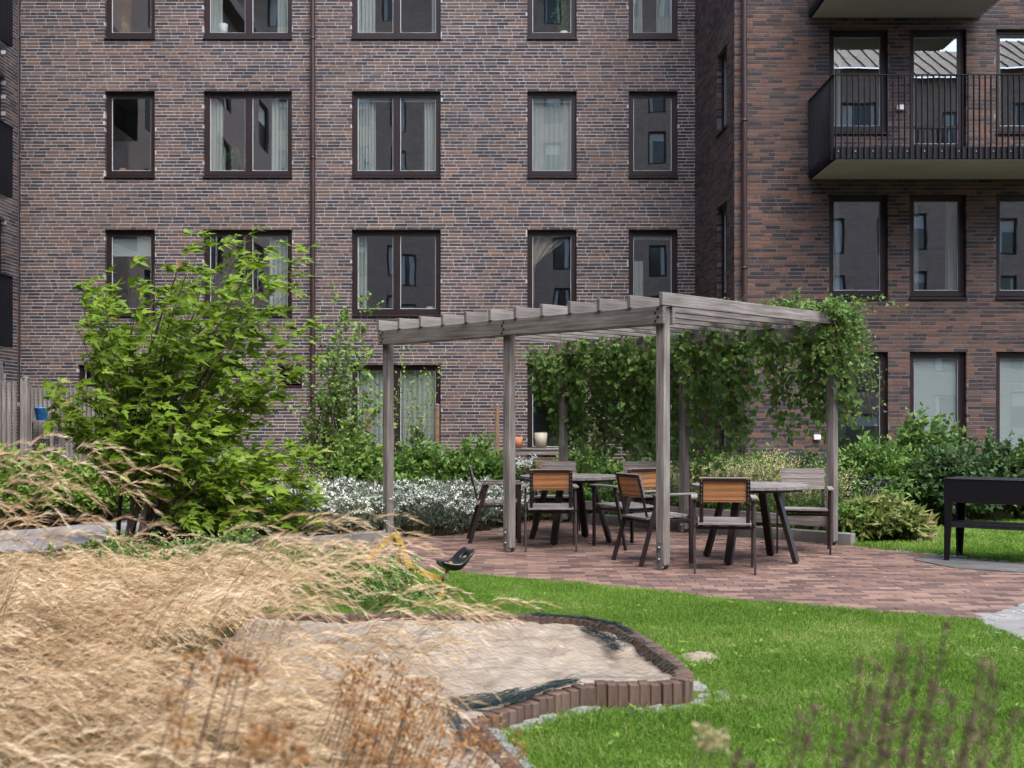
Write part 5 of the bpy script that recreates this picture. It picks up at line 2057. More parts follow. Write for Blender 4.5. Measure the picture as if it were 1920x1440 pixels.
def stems_np(paths, r0, r1, name, mt, parent):
    """paths (S,K,3): three sided tapering stems"""
    S, K, _ = paths.shape
    tan = np.gradient(paths, axis=1)
    tan = nrm(tan)
    a = nrm(np.cross(tan, np.array([0.31, 0.52, 0.79])))
    b = np.cross(tan, a)
    rad = np.linspace(1, 0, K)[None, :, None]
    rr = (np.asarray(r0).reshape(-1, 1, 1) * rad + np.asarray(r1).reshape(-1, 1, 1) * (1 - rad))
    ring = []
    for k in range(3):
        t = 2 * PI * k / 3
        ring.append(paths + rr * (math.cos(t) * a + math.sin(t) * b))
    V = np.stack(ring, 2)                      # S,K,3,3
    idx = np.arange(S * K * 3).reshape(S, K, 3)
    fs = []
    for k in range(3):
        k2 = (k + 1) % 3
        fs.append(np.stack([idx[:, :-1, k], idx[:, :-1, k2], idx[:, 1:, k2], idx[:, 1:, k]], -1).reshape(-1, 4))
    Fa = np.concatenate(fs)
    return link(name, mesh_np(name, V.reshape(-1, 3), Fa, mt, np.full(len(Fa), 0.4)), parent)


def shoots(R, c, rx, ry, h, S, K=7, base=0.35, droop=0.15, wind=(0.12, 0.0)):
    """S curved shoots from a base patch to a dome surface"""
    a = R.uniform(0, 2 * PI, S)
    rr = np.sqrt(R.random(S))
    bx, by = c[0] + rx * base * rr * np.cos(a), c[1] + ry * base * rr * np.sin(a)
    a2 = a + R.normal(0, 0.35, S)
    q = np.sqrt(R.random(S)) * 1.0
    tx, ty = c[0] + rx * q * np.cos(a2), c[1] + ry * q * np.sin(a2)
    tz = h * np.sqrt(np.maximum(0.03, 1 - (q * 0.93) ** 2)) * R.uniform(0.72, 1.08, S)
    t = np.linspace(0, 1, K)[None, :, None]
    p0 = np.stack([bx, by, np.full(S, c[2])], 1)[:, None]
    p2 = np.stack([tx, ty, c[2] + tz], 1)[:, None]
    p1 = p0 * np.array([0.6, 0.6, 0.25]) + p2 * np.array([0.4, 0.4, 0.75])
    P_ = (1 - t) ** 2 * p0 + 2 * t * (1 - t) * p1 + t ** 2 * p2
    P_[:, :, 0] += wind[0] * h * t[:, :, 0] ** 2 * R.uniform(0.3, 1, (S, 1))
    P_[:, :, 2] -= droop * h * (t[:, :, 0] ** 4) * R.random((S, 1))
    return P_


def along(paths, R, L, t0=0.3, jitter=0.02):
    """L points along every path in t0..1, with tangent"""
    S, K, _ = paths.shape
    t = (t0 + (1 - t0) * (np.arange(L)[None] + R.random((S, L))) / L) * (K - 1)
    i = np.clip(np.floor(t).astype(int), 0, K - 2)
    f = (t - i)[:, :, None]
    s = np.arange(S)[:, None]
    a, b = paths[s, i], paths[s, i + 1]
    p = a * (1 - f) + b * f
    return (p + R.normal(0, jitter, p.shape)).reshape(-1, 3), nrm(b - a).reshape(-1, 3), (t / (K - 1)).reshape(-1)


def bush(name, label, c, rx, ry, h, S, L, lsize, tmpl, mt, seed, cat='shrub', t0=0.25, wind=(0.12, 0.0), droop=0.15, spread=1.0, group=None, base=0.35, upb=0.35, stem=0.006):
    R = np.random.default_rng(seed)
    o = empty(name, (c[0], c[1], c[2] if len(c) > 2 else 0))
    tag(o, label, cat, group)
    c = (c[0], c[1], c[2] if len(c) > 2 else 0.0)
    P_ = shoots(R, c, rx, ry, h, S, wind=wind, droop=droop, base=base)
    stems_np(P_, np.full(S, stem), np.full(S, stem * 0.35), 'stems', mTwig, o)['kind'] = 'stuff'
    p, t, tt = along(P_, R, L, t0)
    n = len(p)
    side = nrm(R.normal(0, 1, (n, 3)))
    d = nrm(t * 0.5 + side * spread + np.array([wind[0], wind[1], upb * 0.4]))
    up = nrm(R.normal(0, 0.45, (n, 3)) + np.array([0, -0.15, 1.0]))
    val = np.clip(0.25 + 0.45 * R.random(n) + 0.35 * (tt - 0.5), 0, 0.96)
    val = np.where(R.random(n) < 0.012, 1.0, val)
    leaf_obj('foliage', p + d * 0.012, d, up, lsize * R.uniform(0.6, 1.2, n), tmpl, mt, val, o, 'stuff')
    return o


# ------------------------------------------------------------------ the maple
R = np.random.default_rng(41)
mp = empty('maple_tree', (-4.2, 12.9, 0))
tag(mp, 'bushy multi-stemmed green maple leaning in the wind at left', 'tree')
YT = 12.9
crown = [(150, 520), (185, 505), (245, 560), (262, 480), (330, 470), (350, 425), (385, 418), (415, 440), (470, 425), (540, 455), (560, 485), (530, 540), (545, 590), (580, 600),
         (520, 660), (580, 660), (590, 690), (540, 730), (470, 790), (470, 850), (545, 820), (575, 830), (560, 900), (590, 960), (560, 1000), (470, 1000), (380, 985), (300, 960), (230, 890),
         (150, 850), (90, 830), (70, 760), (85, 690), (140, 690), (140, 620), (130, 560)]
basepts = [(221, 1012), (236, 1024), (262, 1026), (285, 1018), (250, 1016), (275, 1022)]
tips = []
xs_ = R.uniform(60, 600, 6000)
ys_ = R.uniform(410, 1000, 6000)
oki = inpoly(xs_, ys_, crown)
xs_, ys_ = xs_[oki], ys_[oki]
# keep tips apart so that the outline is evenly filled
for x, y in zip(xs_, ys_):
    if all((x - a) ** 2 + (y - b) ** 2 > 33 ** 2 for a, b in tips):
        tips.append((x, y))
tips += [(500, 880), (530, 900), (555, 925), (480, 930), (515, 960), (545, 985), (575, 985), (590, 940), (450, 960), (490, 990), (560, 860), (530, 845), (430, 985), (570, 900), (150, 525), (385, 428), (440, 425), (545, 462), (575, 605), (580, 668), (570, 835), (148, 540), (160, 530), (152, 560), (140, 590), (165, 575), (175, 545), (150, 610), (90, 700), (75, 765), (95, 775), (85, 740), (590, 960), (245, 490), (555, 545)]
S = len(tips)
paths = np.zeros((S, 12, 3))
prim = []
for k, (x, y) in enumerate(tips):
    b = basepts[k % len(basepts)]
    side = (x - 330) / 260.0
    dy = R.uniform(-1.0, 1.0) * math.sqrt(max(0.05, 1 - min(1, abs(side)) ** 2)) * 0.95
    p0 = np.array(G(*b)) + np.array([0, R.normal(0, 0.12), 0])
    p2 = np.array(P(x, y, YT + dy))
    rise = p2[2] - p0[2]
    lat = p2[0] - p0[0]
    p1 = np.array([p0[0] + lat * 0.35 + R.normal(0, 0.08), p0[1] + (p2[1] - p0[1]) * 0.35, p0[2] + rise * (0.62 if rise > 1.0 else 0.85) + 0.10])
    t = np.linspace(0, 1, 12)[:, None]
    paths[k] = (1 - t) ** 2 * p0 + 2 * t * (1 - t) * p1 + t ** 2 * p2
    paths[k, :, 0] += 0.05 * np.sin(t[:, 0] * 5 + k) * t[:, 0]
# eight thick stems are the trunks, the rest are branches
length = np.linalg.norm(paths[:, -1] - paths[:, 0], axis=1)
order = np.argsort(-length)
ntr = 8
for k in order[:ntr]:
    rr = 0.030
    MB().tube([Vector(p) for p in paths[k][:10]], [rr * (1 - 0.085 * i) for i in range(10)], 7).build('trunk', mBark, mp)
stems_np(paths[order[ntr:], 4:], np.full(S - ntr, 0.009), np.full(S - ntr, 0.002), 'branches', mBark, mp)['kind'] = 'stuff'
# twigs
NT = 9
tw_p, tw_t, tw_s = along(paths, R, NT, 0.46, 0.01)
nt_ = len(tw_p)
out = nrm(R.normal(0, 1, (nt_, 3)) * np.array([1, 1, 0.7]) + tw_t * 0.9 + np.array([0.45, 0, 0.10]))
tl = R.uniform(0.12, 0.34, nt_) * (1.25 - 0.5 * tw_s)
tt = np.linspace(0, 1, 4)[None, :, None]
TW = tw_p[:, None] + out[:, None] * tl[:, None, None] * tt
TW[:, :, 0] += 0.10 * tt[:, :, 0] ** 2
TW[:, :, 2] -= 0.05 * tt[:, :, 0] ** 2
stems_np(TW, np.full(nt_, 0.003), np.full(nt_, 0.0012), 'twigs', mBark, mp)['kind'] = 'stuff'
lp, lt, ls = along(TW, R, 5, 0.15, 0.015)
nl = len(lp)
d = nrm(R.normal(0, 0.42, (nl, 3)) + lt * 0.45 + np.array([0.95, 0.0, -0.18]))
up = nrm(R.normal(0, 0.45, (nl, 3)) + np.array([-0.1, -0.45, 0.9]))
val = np.clip(0.22 + 0.5 * R.random(nl), 0, 0.9)
val = np.where(R.random(nl) < 0.035, 0.94, val)
val = np.where(R.random(nl) < 0.006, 1.0, val)
leaf_obj('foliage', lp, d, up, R.uniform(0.065, 0.145, nl), T_MAPLE, mMaple, val, mp, 'stuff')

# ------------------------------------------------------------------ sapling right of the maple
R = np.random.default_rng(52)
sp_ = empty('sapling', (-2.6, 17.2, 0))
tag(sp_, 'slender light green sapling between the maple and the pergola', 'tree')
tips = [(590, 600), (628, 570), (640, 620), (676, 545), (690, 590), (612, 650), (655, 660), (700, 665), (582, 700), (625, 700), (670, 720), (600, 760), (645, 770), (700, 740), (575, 800), (620, 820), (665, 810),
        (690, 820), (560, 850), (600, 870), (640, 880), (680, 870), (715, 760), (560, 770), (735, 800), (648, 600), (660, 640), (640, 735), (655, 850), (610, 900), (670, 920), (630, 930), (590, 830), (705, 850), (680, 780), (645, 700), (615, 740), (690, 640), (660, 590)]
S = len(tips)
paths = np.zeros((S, 10, 3))
for k, (x, y) in enumerate(tips):
    Yk = 17.2 + R.uniform(-0.6, 0.6)
    p0 = np.array([-2.62 + R.uniform(-0.4, 0.5), 17.2 + R.uniform(-0.3, 0.3), 0.0])
    p2 = np.array(P(x, y, Yk))
    p1 = np.array([p0[0] * 0.7 + p2[0] * 0.3, (p0[1] + p2[1]) / 2, p2[2] * 0.65])
    t = np.linspace(0, 1, 10)[:, None]
    paths[k] = (1 - t) ** 2 * p0 + 2 * t * (1 - t) * p1 + t ** 2 * p2
for k in range(0, S, 5):
    MB().tube([Vector(p) for p in paths[k]], [0.016 * (1 - 0.085 * i) for i in range(10)], 6).build('trunk', mBark, sp_)
stems_np(paths, np.full(S, 0.009), np.full(S, 0.002), 'branches', mBark, sp_)['kind'] = 'stuff'
tp, tt_, ts = along(paths, R, 12, 0.25, 0.01)
n = len(tp)
out = nrm(R.normal(0, 1, (n, 3)) + tt_ * 0.8)
tl = R.uniform(0.14, 0.38, n)
TW = tp[:, None] + out[:, None] * tl[:, None, None] * np.linspace(0, 1, 4)[None, :, None]
stems_np(TW, np.full(n, 0.002), np.full(n, 0.001), 'twigs', mTwig, sp_)['kind'] = 'stuff'
lp, lt, ls = along(TW, R, 11, 0.1, 0.015)
nl = len(lp)
leaf_obj('foliage', lp, nrm(R.normal(0, 0.7, (nl, 3)) + lt * 0.5 + np.array([0.2, 0, -0.1])), nrm(R.normal(0, 0.5, (nl, 3)) + np.array([0, -0.3, 1])), R.uniform(0.045, 0.085, nl), T_ROUND, mSap,
         np.clip(0.2 + 0.75 * R.random(nl), 0, 1), sp_, 'stuff')
# a few thin twigs rising in front of the ground-floor window
R = np.random.default_rng(53)
ts_ = empty('young_twig_plant', (-1.4, 17.8, 0))
tag(ts_, 'sparse thin-twigged young plant rising in front of the ground-floor window', 'plant')
tips = [(765, 640), (830, 670), (800, 690), (770, 720), (745, 740), (815, 730), (785, 780), (800, 800)]
paths = np.zeros((len(tips), 10, 3))
for k, (x, y) in enumerate(tips):
    p0 = np.array([-1.65 + R.uniform(-0.2, 0.2), 17.6, 0.0])
    p2 = np.array(P(x, y, 17.7))
    p1 = np.array([p0[0] * 0.8 + p2[0] * 0.2, 17.6, p2[2] * 0.7])
    t = np.linspace(0, 1, 10)[:, None]
    paths[k] = (1 - t) ** 2 * p0 + 2 * t * (1 - t) * p1 + t ** 2 * p2
stems_np(paths, np.full(len(tips), 0.006), np.full(len(tips), 0.0015), 'stems', mTwig, ts_)['kind'] = 'stuff'
lp, lt, ls = along(paths, R, 42, 0.45, 0.045)
nl = len(lp)
leaf_obj('foliage', lp, nrm(R.normal(0, 0.7, (nl, 3)) + lt * 0.5), nrm(R.normal(0, 0.5, (nl, 3)) + np.array([0, -0.3, 1])), R.uniform(0.05, 0.085, nl), T_SIMPLE, mSap, np.clip(0.3 + 0.7 * R.random(nl), 0, 1), ts_, 'stuff')

# ------------------------------------------------------------------ shrubs
def bx(px, Y_):
    return ((px - 960) / F * Y_, Y_)


bush('hedge_shrub', 'rounded bright green shrub at the far left edge behind the grey path', bx(20, 15.8), 1.25, 0.9, 1.12, 260, 30, 0.075, T_ROUND, mShrubY, 61)
bush('hedge_shrub', 'lower bright green shrub behind the maple trunks by the path', bx(170, 16.4), 1.15, 0.8, 0.95, 230, 28, 0.075, T_ROUND, mShrubY, 62)
bush('hedge_shrub', 'dark leafy shrub behind the maple, below the louvred vent', bx(400, 17.6), 1.5, 0.9, 0.95, 240, 26, 0.08, T_SIMPLE, mShrub, 63)
bush('raspberry_bush', 'leafy green bush below the window, just right of the left pergola post', bx(785, 17.4), 0.85, 0.7, 1.14, 230, 30, 0.10, T_SIMPLE, mShrub, 64, spread=0.8)
bush('raspberry_bush', 'leafy green bush in front of the wire fence, left of the middle post', bx(885, 17.2), 0.75, 0.65, 1.18, 220, 30, 0.10, T_SIMPLE, mShrub, 65, spread=0.8)
bush('raspberry_bush', 'light green bush at the foot of the sapling', bx(655, 16.7), 0.75, 0.55, 1.30, 200, 28, 0.075, T_ROUND, mSap, 66)
bush('hydrangea_bush', 'low bush with a few white blooms between middle post and grey chair', bx(985, 17.0), 0.45, 0.45, 0.78, 120, 22, 0.085, T_SIMPLE, mShrubD, 67)
bush('garden_shrub', 'mid green shrub behind the left table under the vine', bx(1085, 18.2), 0.85, 0.6, 1.05, 190, 26, 0.09, T_SIMPLE, mShrub, 68)
bush('garden_shrub', 'mid green shrub behind the middle of the vine curtain', bx(1190, 18.0), 0.8, 0.6, 0.85, 170, 26, 0.09, T_SIMPLE, mShrub, 69)
bush('garden_shrub', 'light green shrub behind the rear pergola post and barbecue', bx(1315, 17.0), 0.75, 0.6, 1.00, 190, 26, 0.085, T_SIMPLE, mShrub, 70)
bush('garden_shrub', 'green shrub below the orange brick, left of the right rear post', bx(1420, 17.0), 0.75, 0.6, 0.98, 190, 26, 0.09, T_SIMPLE, mShrub, 71)
bush('garden_shrub', 'green shrub directly behind the rightmost armchair', bx(1520, 16.6), 0.7, 0.6, 1.0, 180, 26, 0.09, T_SIMPLE, mShrubD, 72)
bush('leafy_shrub', 'broad dark green shrub right of the pergola corner', bx(1625, 15.6), 0.85, 0.7, 1.22, 250, 30, 0.10, T_SIMPLE, mShrub, 73)
bush('currant_bush', 'tall airy shrub reaching up before the white ground-floor blind', bx(1725, 17.0), 0.75, 0.65, 1.55, 200, 30, 0.075, T_HOP, mShrub, 74, droop=0.0)
bush('currant_bush', 'dark shrub behind the left end of the black grill', bx(1760, 15.5), 0.75, 0.6, 1.15, 200, 28, 0.075, T_HOP, mShrubD, 75)
bush('currant_bush', 'green shrub behind the middle of the black grill', bx(1850, 16.2), 0.75, 0.65, 1.28, 210, 28, 0.075, T_HOP, mShrubD, 76)
bush('currant_bush', 'green shrub at the right edge beyond the grill', bx(1945, 16.2), 0.85, 0.65, 1.32, 220, 28, 0.075, T_HOP, mShrub, 77)
bush('low_perennial', 'low mound of pale pink-tinged lobed leaves at the patio corner', bx(1650, 13.6), 0.62, 0.55, 0.55, 240, 18, 0.10, T_MAPLE, mPink, 78, droop=0.35, cat='plant', base=0.5)
cm = bush('catmint_plant', 'small grey-green plant with purple flower spikes behind the pink-tinged mound', bx(1620, 14.6), 0.42, 0.35, 0.62, 90, 14, 0.045, T_NARROW, mSilver, 79, cat='plant', droop=0.0)
R = np.random.default_rng(80)
n = 70
cc = bx(1635, 14.4)
pp_ = np.stack([R.normal(cc[0], 0.26, n), R.normal(cc[1], 0.16, n), R.uniform(0.56, 0.72, n)], 1)
leaf_obj('flowers', pp_, nrm(R.normal(0, 1, (n, 3))), nrm(R.normal(0, 1, (n, 3))), R.uniform(0.014, 0.028, n), T_ROUND, mPurpF, R.random(n), cm, 'stuff')
# white blooms on the hydrangea
hb = [o for o in bpy.data.objects if o.name.startswith('hydrangea_bush')][0]
n = 150
pc = np.array([P(988, 868, 16.8), P(1000, 858, 16.9), P(975, 865, 16.9)])
pp_ = pc[R.integers(0, 3, n)] + R.normal(0, 0.035, (n, 3))
leaf_obj('flowers', pp_, nrm(R.normal(0, 1, (n, 3))), nrm(R.normal(0, 1, (n, 3))), R.uniform(0.02, 0.04, n), T_ROUND, mWhiteF, R.random(n), hb, 'stuff')


def spray(name, label, poly, n, h, mt_leaf, mt_fl, seed, fl=24, fsize=0.012, leafn=14, lsize=0.05, cat='flowers', spread=0.05, tm=None, wind=0.08, dome=True, stemc=None):
    """flowering ground cover: stems with narrow leaves and a flat head of tiny florets"""
    R = np.random.default_rng(seed)
    pa = np.array(poly)
    x = R.uniform(pa[:, 0].min(), pa[:, 0].max(), n * 4)
    y = R.uniform(pa[:, 1].min(), pa[:, 1].max(), n * 4)
    k = inpoly(x, y, poly)
    x, y = x[k][:n], y[k][:n]
    n = len(x)
    o = empty(name, (float(x.mean()), float(y.mean()), 0))
    tag(o, label, cat, kind='stuff')
    hh = h * R.uniform(0.7, 1.1, n) * (0.88 + 0.22 * np.sin(x * 3.1) * np.sin(y * 2.7))
    t = np.linspace(0, 1, 5)[None, :, None]
    p0 = np.stack([x, y, np.zeros(n)], 1)[:, None]
    p2 = np.stack([x + R.normal(wind, 0.07, n), y + R.normal(-0.03, 0.07, n), hh], 1)[:, None]
    paths = p0 + (p2 - p0) * t
    paths[:, :, 2] = hh[:, None] * np.sin(t[:, :, 0] * PI / 2)
    stems_np(paths, np.full(n, 0.0025), np.full(n, 0.0015), 'stems', mTwig, o)
    lp, lt, ls = along(paths, R, leafn, 0.15, 0.012)
    nl = len(lp)
    d = nrm(R.normal(0, 0.8, (nl, 3)) + lt * 0.8)
    leaf_obj('foliage', lp, d, nrm(R.normal(0, 0.6, (nl, 3)) + np.array([0, -0.3, 1])), lsize * R.uniform(0.7, 1.3, nl), tm or T_NARROW, mt_leaf, R.random(nl), o)
    tip = paths[:, -1]
    fp = np.repeat(tip, fl, 0)
    q = R.normal(0, 1, (len(fp), 3)) * np.array([spread, spread, spread * 0.35 if dome else spread])
    fp = fp + q
    if dome:
        fp[:, 2] -= (q[:, 0] ** 2 + q[:, 1] ** 2) / (spread * 4)
    nf = len(fp)
    up = nrm(R.normal(0, 0.45, (nf, 3)) + np.array([0, -0.4, 1]))
    leaf_obj('flowers', fp, nrm(np.cross(up, R.normal(0, 1, (nf, 3)))), up, fsize * R.uniform(0.7, 1.4, nf), T_ROUND, mt_fl, R.random(nf), o)
    return o


wp = [g2(560, 1018), g2(700, 1010), g2(860, 1002), (-0.35, 14.9), (0.15, 15.75), (0.35, 16.5), (-1.0, 16.9), (-2.2, 16.4), (-3.2, 15.6), (-3.1, 14.0)]
spray('white_flowers', 'bed of small white flower heads on silvery stems left of the patio', wp, 1150, 0.54, mSilver, mWhiteF, 90, fl=26, fsize=0.020, leafn=30, lsize=0.085, spread=0.020)
spray('cream_flowers', 'hazy cream-flowered perennials behind the right table, under the vine', [(1.9, 15.2), (3.75, 13.5), (4.1, 14.3), (3.4, 16.2), (2.2, 16.6)], 620, 0.82, mShrub, mCreamF, 91, fl=20, fsize=0.016, leafn=20, lsize=0.06, spread=0.05, dome=False)
spray('cream_flowers', 'hazy cream-flowered perennials beside the maple, behind the white flowers', [(-3.9, 14.6), (-2.6, 16.2), (-2.9, 17.2), (-4.6, 16.6), (-5.0, 15.4)], 420, 0.66, mSilver, mCreamF, 92, fl=18, fsize=0.015, leafn=18, lsize=0.06, spread=0.05, dome=False)
spray('bedding_plants', 'low dark leafy plants behind the kerb at the back of the pergola', [(0.2, 16.3), (1.3, 15.65), (3.9, 13.15), (4.2, 13.7), (1.9, 16.2), (0.6, 17.0)], 520, 0.42, mShrub, mShrubY, 93, fl=5, fsize=0.03, leafn=26, lsize=0.065, spread=0.04, tm=T_SIMPLE, dome=False)
spray('bedding_plants', 'low dark leafy plants under the maple along the kerb', [g2(300, 1012), g2(560, 1016), (-2.8, 14.6), (-4.4, 15.2), (-4.6, 14.2)], 330, 0.34, mShrubD, mShrubD, 94, fl=3, fsize=0.03, leafn=22, lsize=0.06, spread=0.04, tm=T_SIMPLE, dome=False)


def long_blades(name, label, poly, n, h, wid, mt, seed, lean=0.6, wind=0.2, cat='grass'):
    R = np.random.default_rng(seed)
    pa = np.array(poly)
    x = R.uniform(pa[:, 0].min(), pa[:, 0].max(), n * 4)
    y = R.uniform(pa[:, 1].min(), pa[:, 1].max(), n * 4)
    k = inpoly(x, y, poly)
    x, y = x[k][:n], y[k][:n]
    n = len(x)
    hh = h * R.uniform(0.55, 1.15, n)
    a = R.uniform(0, 2 * PI, n)
    l = lean * hh * R.uniform(0.2, 1, n)
    K = 5
    t = np.linspace(0, 1, K)
    px = x[:, None] + (np.cos(a) * l)[:, None] * t ** 2 + wind * hh[:, None] * t ** 2
    py = y[:, None] + (np.sin(a) * l)[:, None] * t ** 2
    pz = hh[:, None] * (t - 0.3 * t ** 3)
    b = R.uniform(0, 2 * PI, n)
    w = wid * (1 - t ** 2 * 0.95) * 0.5
    A = np.stack([px + np.cos(b)[:, None] * w, py + np.sin(b)[:, None] * w, pz], -1)
    B = np.stack([px - np.cos(b)[:, None] * w, py - np.sin(b)[:, None] * w, pz], -1)
    V = np.stack([A, B], 2)
    idx = np.arange(n * K * 2).reshape(n, K, 2)
    Fa = np.stack([idx[:, :-1, 0], idx[:, :-1, 1], idx[:, 1:, 1], idx[:, 1:, 0]], -1).reshape(-1, 4)
    o = link(name, mesh_np(name, V.reshape(-1, 3), Fa, mt, np.repeat(R.random(n), K - 1)))
    return tag(o, label, cat, kind='stuff')


long_blades('long_grass', 'long green grass behind the white flowers', [(-2.6, 15.9), (-0.2, 16.2), (0.2, 17.0), (-0.6, 17.4), (-2.8, 16.9)], 2600, 0.62, 0.012, mGreenB, 95)
long_blades('long_grass', 'long green grass tufts behind the left table, under the vine', [(0.9, 16.1), (2.3, 14.75), (2.6, 15.2), (1.2, 16.7)], 1200, 0.5, 0.010, mGreenB, 96)
long_blades('dry_tufts', 'dry straw-coloured grass along the wall behind the left table', [(-0.3, 19.0), (3.0, 18.6), (3.0, 20.0), (-0.3, 20.6)], 4200, 1.02, 0.014, mDryB, 97, cat='grass')

# ------------------------------------------------------------------ vine on the pergola
R = np.random.default_rng(101)
vn = empty('climbing_vine', (B1.x + 1.2, B1.y - 0.6, 0))
tag(vn, 'dense green vine hanging like a curtain from the back of the pergola', 'vine')
tk = np.array([-0.14, -0.06, 0.0, 0.08, 0.16, 0.22, 0.30, 0.38, 0.46, 0.52, 0.58, 0.63, 0.68, 0.74, 0.80, 0.86, 0.92, 1.0, 1.06])
zk = np.array([1.45, 1.05, 0.65, 0.50, 0.75, 0.40, 0.65, 0.80, 0.45, 0.35, 0.50, 0.70, 0.95, 1.10, 0.95, 0.75, 0.70, 1.15, 1.20])
ex, ey = np.array(EX), np.array(EY)
b1 = np.array(B1)
LB = 2 * SP
sp_paths = []
anchors = np.sort(np.concatenate([R.uniform(-0.13, 1.05, 56), R.uniform(-0.10, 0.35, 18), R.uniform(-0.12, 0.03, 8)]))
alen = R.normal(0, 0.24, 82)
for k in range(360):
    q_ = R.integers(0, 82)
    t = anchors[q_] + R.normal(0, 0.009)
    zb = np.interp(t, tk, zk) + abs(alen[q_]) + abs(R.normal(0, 0.30))
    ztop = 2.50 + R.uniform(-0.1, 0.1)
    if t < 0:
        ztop -= 0.10 + R.random() * 0.25
    zb = min(zb, ztop - 0.3)
    o_ = R.uniform(-0.02, 0.26)
    if R.random() < 0.30:
        o_ = R.uniform(-0.32, -0.10)
        zb = max(zb, R.uniform(1.55, 2.1))
    p0 = b1 + ex * LB * t + ey * o_ + np.array([0, 0, ztop])
    tt = np.linspace(0, 1, 9)
    path = p0[None] + np.stack([0.03 * np.sin(5 * tt + k), 0.03 * np.cos(4 * tt + k * 1.7), (zb - ztop) * tt], 1)
    path[:, 0] += 0.10 * tt ** 2
    sp_paths.append(path)
sp_paths = np.array(sp_paths)
stems_np(sp_paths, np.full(len(sp_paths), 0.004), np.full(len(sp_paths), 0.002), 'stems', mTwig, vn)['kind'] = 'stuff'
lp, lt, ls = [], [], []
seg = np.linalg.norm(sp_paths[:, -1] - sp_paths[:, 0], axis=1)
for Lc in (46,):
    a_, b_, c_2 = along(sp_paths, R, Lc, 0.0, 0.042)
    lp.append(a_)
    ls.append(c_2)
lp = np.concatenate(lp)
ls = np.concatenate(ls)
keep = R.random(len(lp)) < np.repeat(np.clip(seg / 1.5, 0.25, 1.0), 46) * (1.05 - 0.45 * ls)
lp, ls = lp[keep], ls[keep]
nl = len(lp)
d = nrm(R.normal(0, 0.5, (nl, 3)) + np.array([0.1, -0.2, -0.8]))
up = nrm(R.normal(0, 0.5, (nl, 3)) + np.array([-0.35, -0.8, 0.45]))
val = np.clip(0.15 + 0.6 * R.random(nl), 0, 0.9)
val = np.where(R.random(nl) < 0.02, R.uniform(0.95, 1.0, nl), val)
leaf_obj('foliage', lp, d, up, R.uniform(0.045, 0.10, nl), T_HOP, mVine, val, vn, 'stuff')
# young growth over the roof corner and trailing outside it
runs = []
for k in range(90):
    t = R.uniform(0.50, 1.06)
    a = b1 + ex * LB * t + ey * R.uniform(-0.75, 0.12) + np.array([0, 0, 2.60])
    ln_ = R.uniform(0.3, 0.7)
    dirn = ex * R.normal(0.2, 0.7) + ey * R.normal(0, 0.5)
    tt = np.linspace(0, 1, 7)
    hmax = 0.05 + 0.15 * max(0, 1 - abs(t - 0.93) / 0.30) * R.random()
    runs.append(a[None] + dirn[None] * (ln_ * tt)[:, None] + np.stack([0 * tt, 0 * tt, hmax * np.sin(PI * tt) + 0.015], 1))
for k in range(52):
    t = R.uniform(0.96, 1.03)
    a = b1 + ex * LB * t + ey * R.uniform(-0.25, 0.32) + np.array([0, 0, 2.66])
    tt = np.linspace(0, 1, 7)
    ln_ = R.uniform(0.25, 1.0) if R.random() < 0.75 else R.uniform(1.0, 1.45)
    oh = R.uniform(0.05, 0.30)
    runs.append(a[None] + ex[None] * (oh * np.sqrt(tt))[:, None] + np.stack([0.16 * ln_ * tt ** 2, 0 * tt, 0.05 * np.sin(PI * tt) - ln_ * tt ** 1.5], 1))
for k in range(26):
    t = R.uniform(0.05, 1.0)
    a = b1 + ex * LB * t + ey * R.uniform(-0.22, -0.10) + np.array([0, 0, 2.42])
    tt = np.linspace(0, 1, 7)
    ln_ = R.uniform(0.2, 0.6)
    runs.append(a[None] + np.stack([ln_ * R.normal(0.3, 0.5) * tt, -0.25 * tt, -ln_ * tt ** 1.3], 1))
runs = np.array(runs)
stems_np(runs, np.full(len(runs), 0.003), np.full(len(runs), 0.0015), 'stems', mTwig, vn)['kind'] = 'stuff'
lp, lt, ls = along(runs, R, 34, 0.0, 0.028)
nl = len(lp)
leaf_obj('young_foliage', lp, nrm(R.normal(0, 0.7, (nl, 3)) + lt * 0.4), nrm(R.normal(0, 0.5, (nl, 3)) + np.array([-0.1, -0.35, 0.9])), R.uniform(0.025, 0.058, nl), T_HOP, mVineTop, R.random(nl), vn, 'stuff')
# scattered shoots on the other rafters and the loose tendril
mbt = MB()
tp_ = [P(1050, 626, 14.2), P(1051, 645, 14.2), P(1055, 653, 14.2), P(1070, 656, 14.2), P(1085, 658, 14.2), P(1095, 663, 14.2), P(1103, 660, 14.2), P(1102, 656, 14.2)]
mbt.tube(tp_, 0.004, 4)
for (px, py) in ((1455, 500), (1440, 520), (1500, 495), (1125, 540), (1110, 565), (1390, 545), (1290, 560)):
    q0 = P(px, 575, 13.6)
    q1 = P(px + 18, py, 13.6)
    mbt.tube([q0, q0.lerp(q1, .35) + Vector((-.03, 0, 0.02)), q0.lerp(q1, .7) + Vector((-.02, 0, .02)), q1], 0.0025, 4)
mbt.build('tendrils', mTwig, vn)['kind'] = 'stuff'
n = 420
tt = R.random(n)
px_ = np.where(R.random(n) < 0.6, R.normal(1130, 22, n), R.normal(1315, 34, n))
lp = np.array([P(a, 573 + R.normal(0, 3) - (a - 1130) * 0.035, 13.2) for a in px_])
leaf_obj('young_foliage', lp, nrm(R.normal(0, 1, (n, 3))), nrm(R.normal(0, .5, (n, 3)) + np.array([0, -.3, 1])), R.uniform(0.02, 0.045, n), T_HOP, mVineTop, R.random(n), vn, 'stuff')

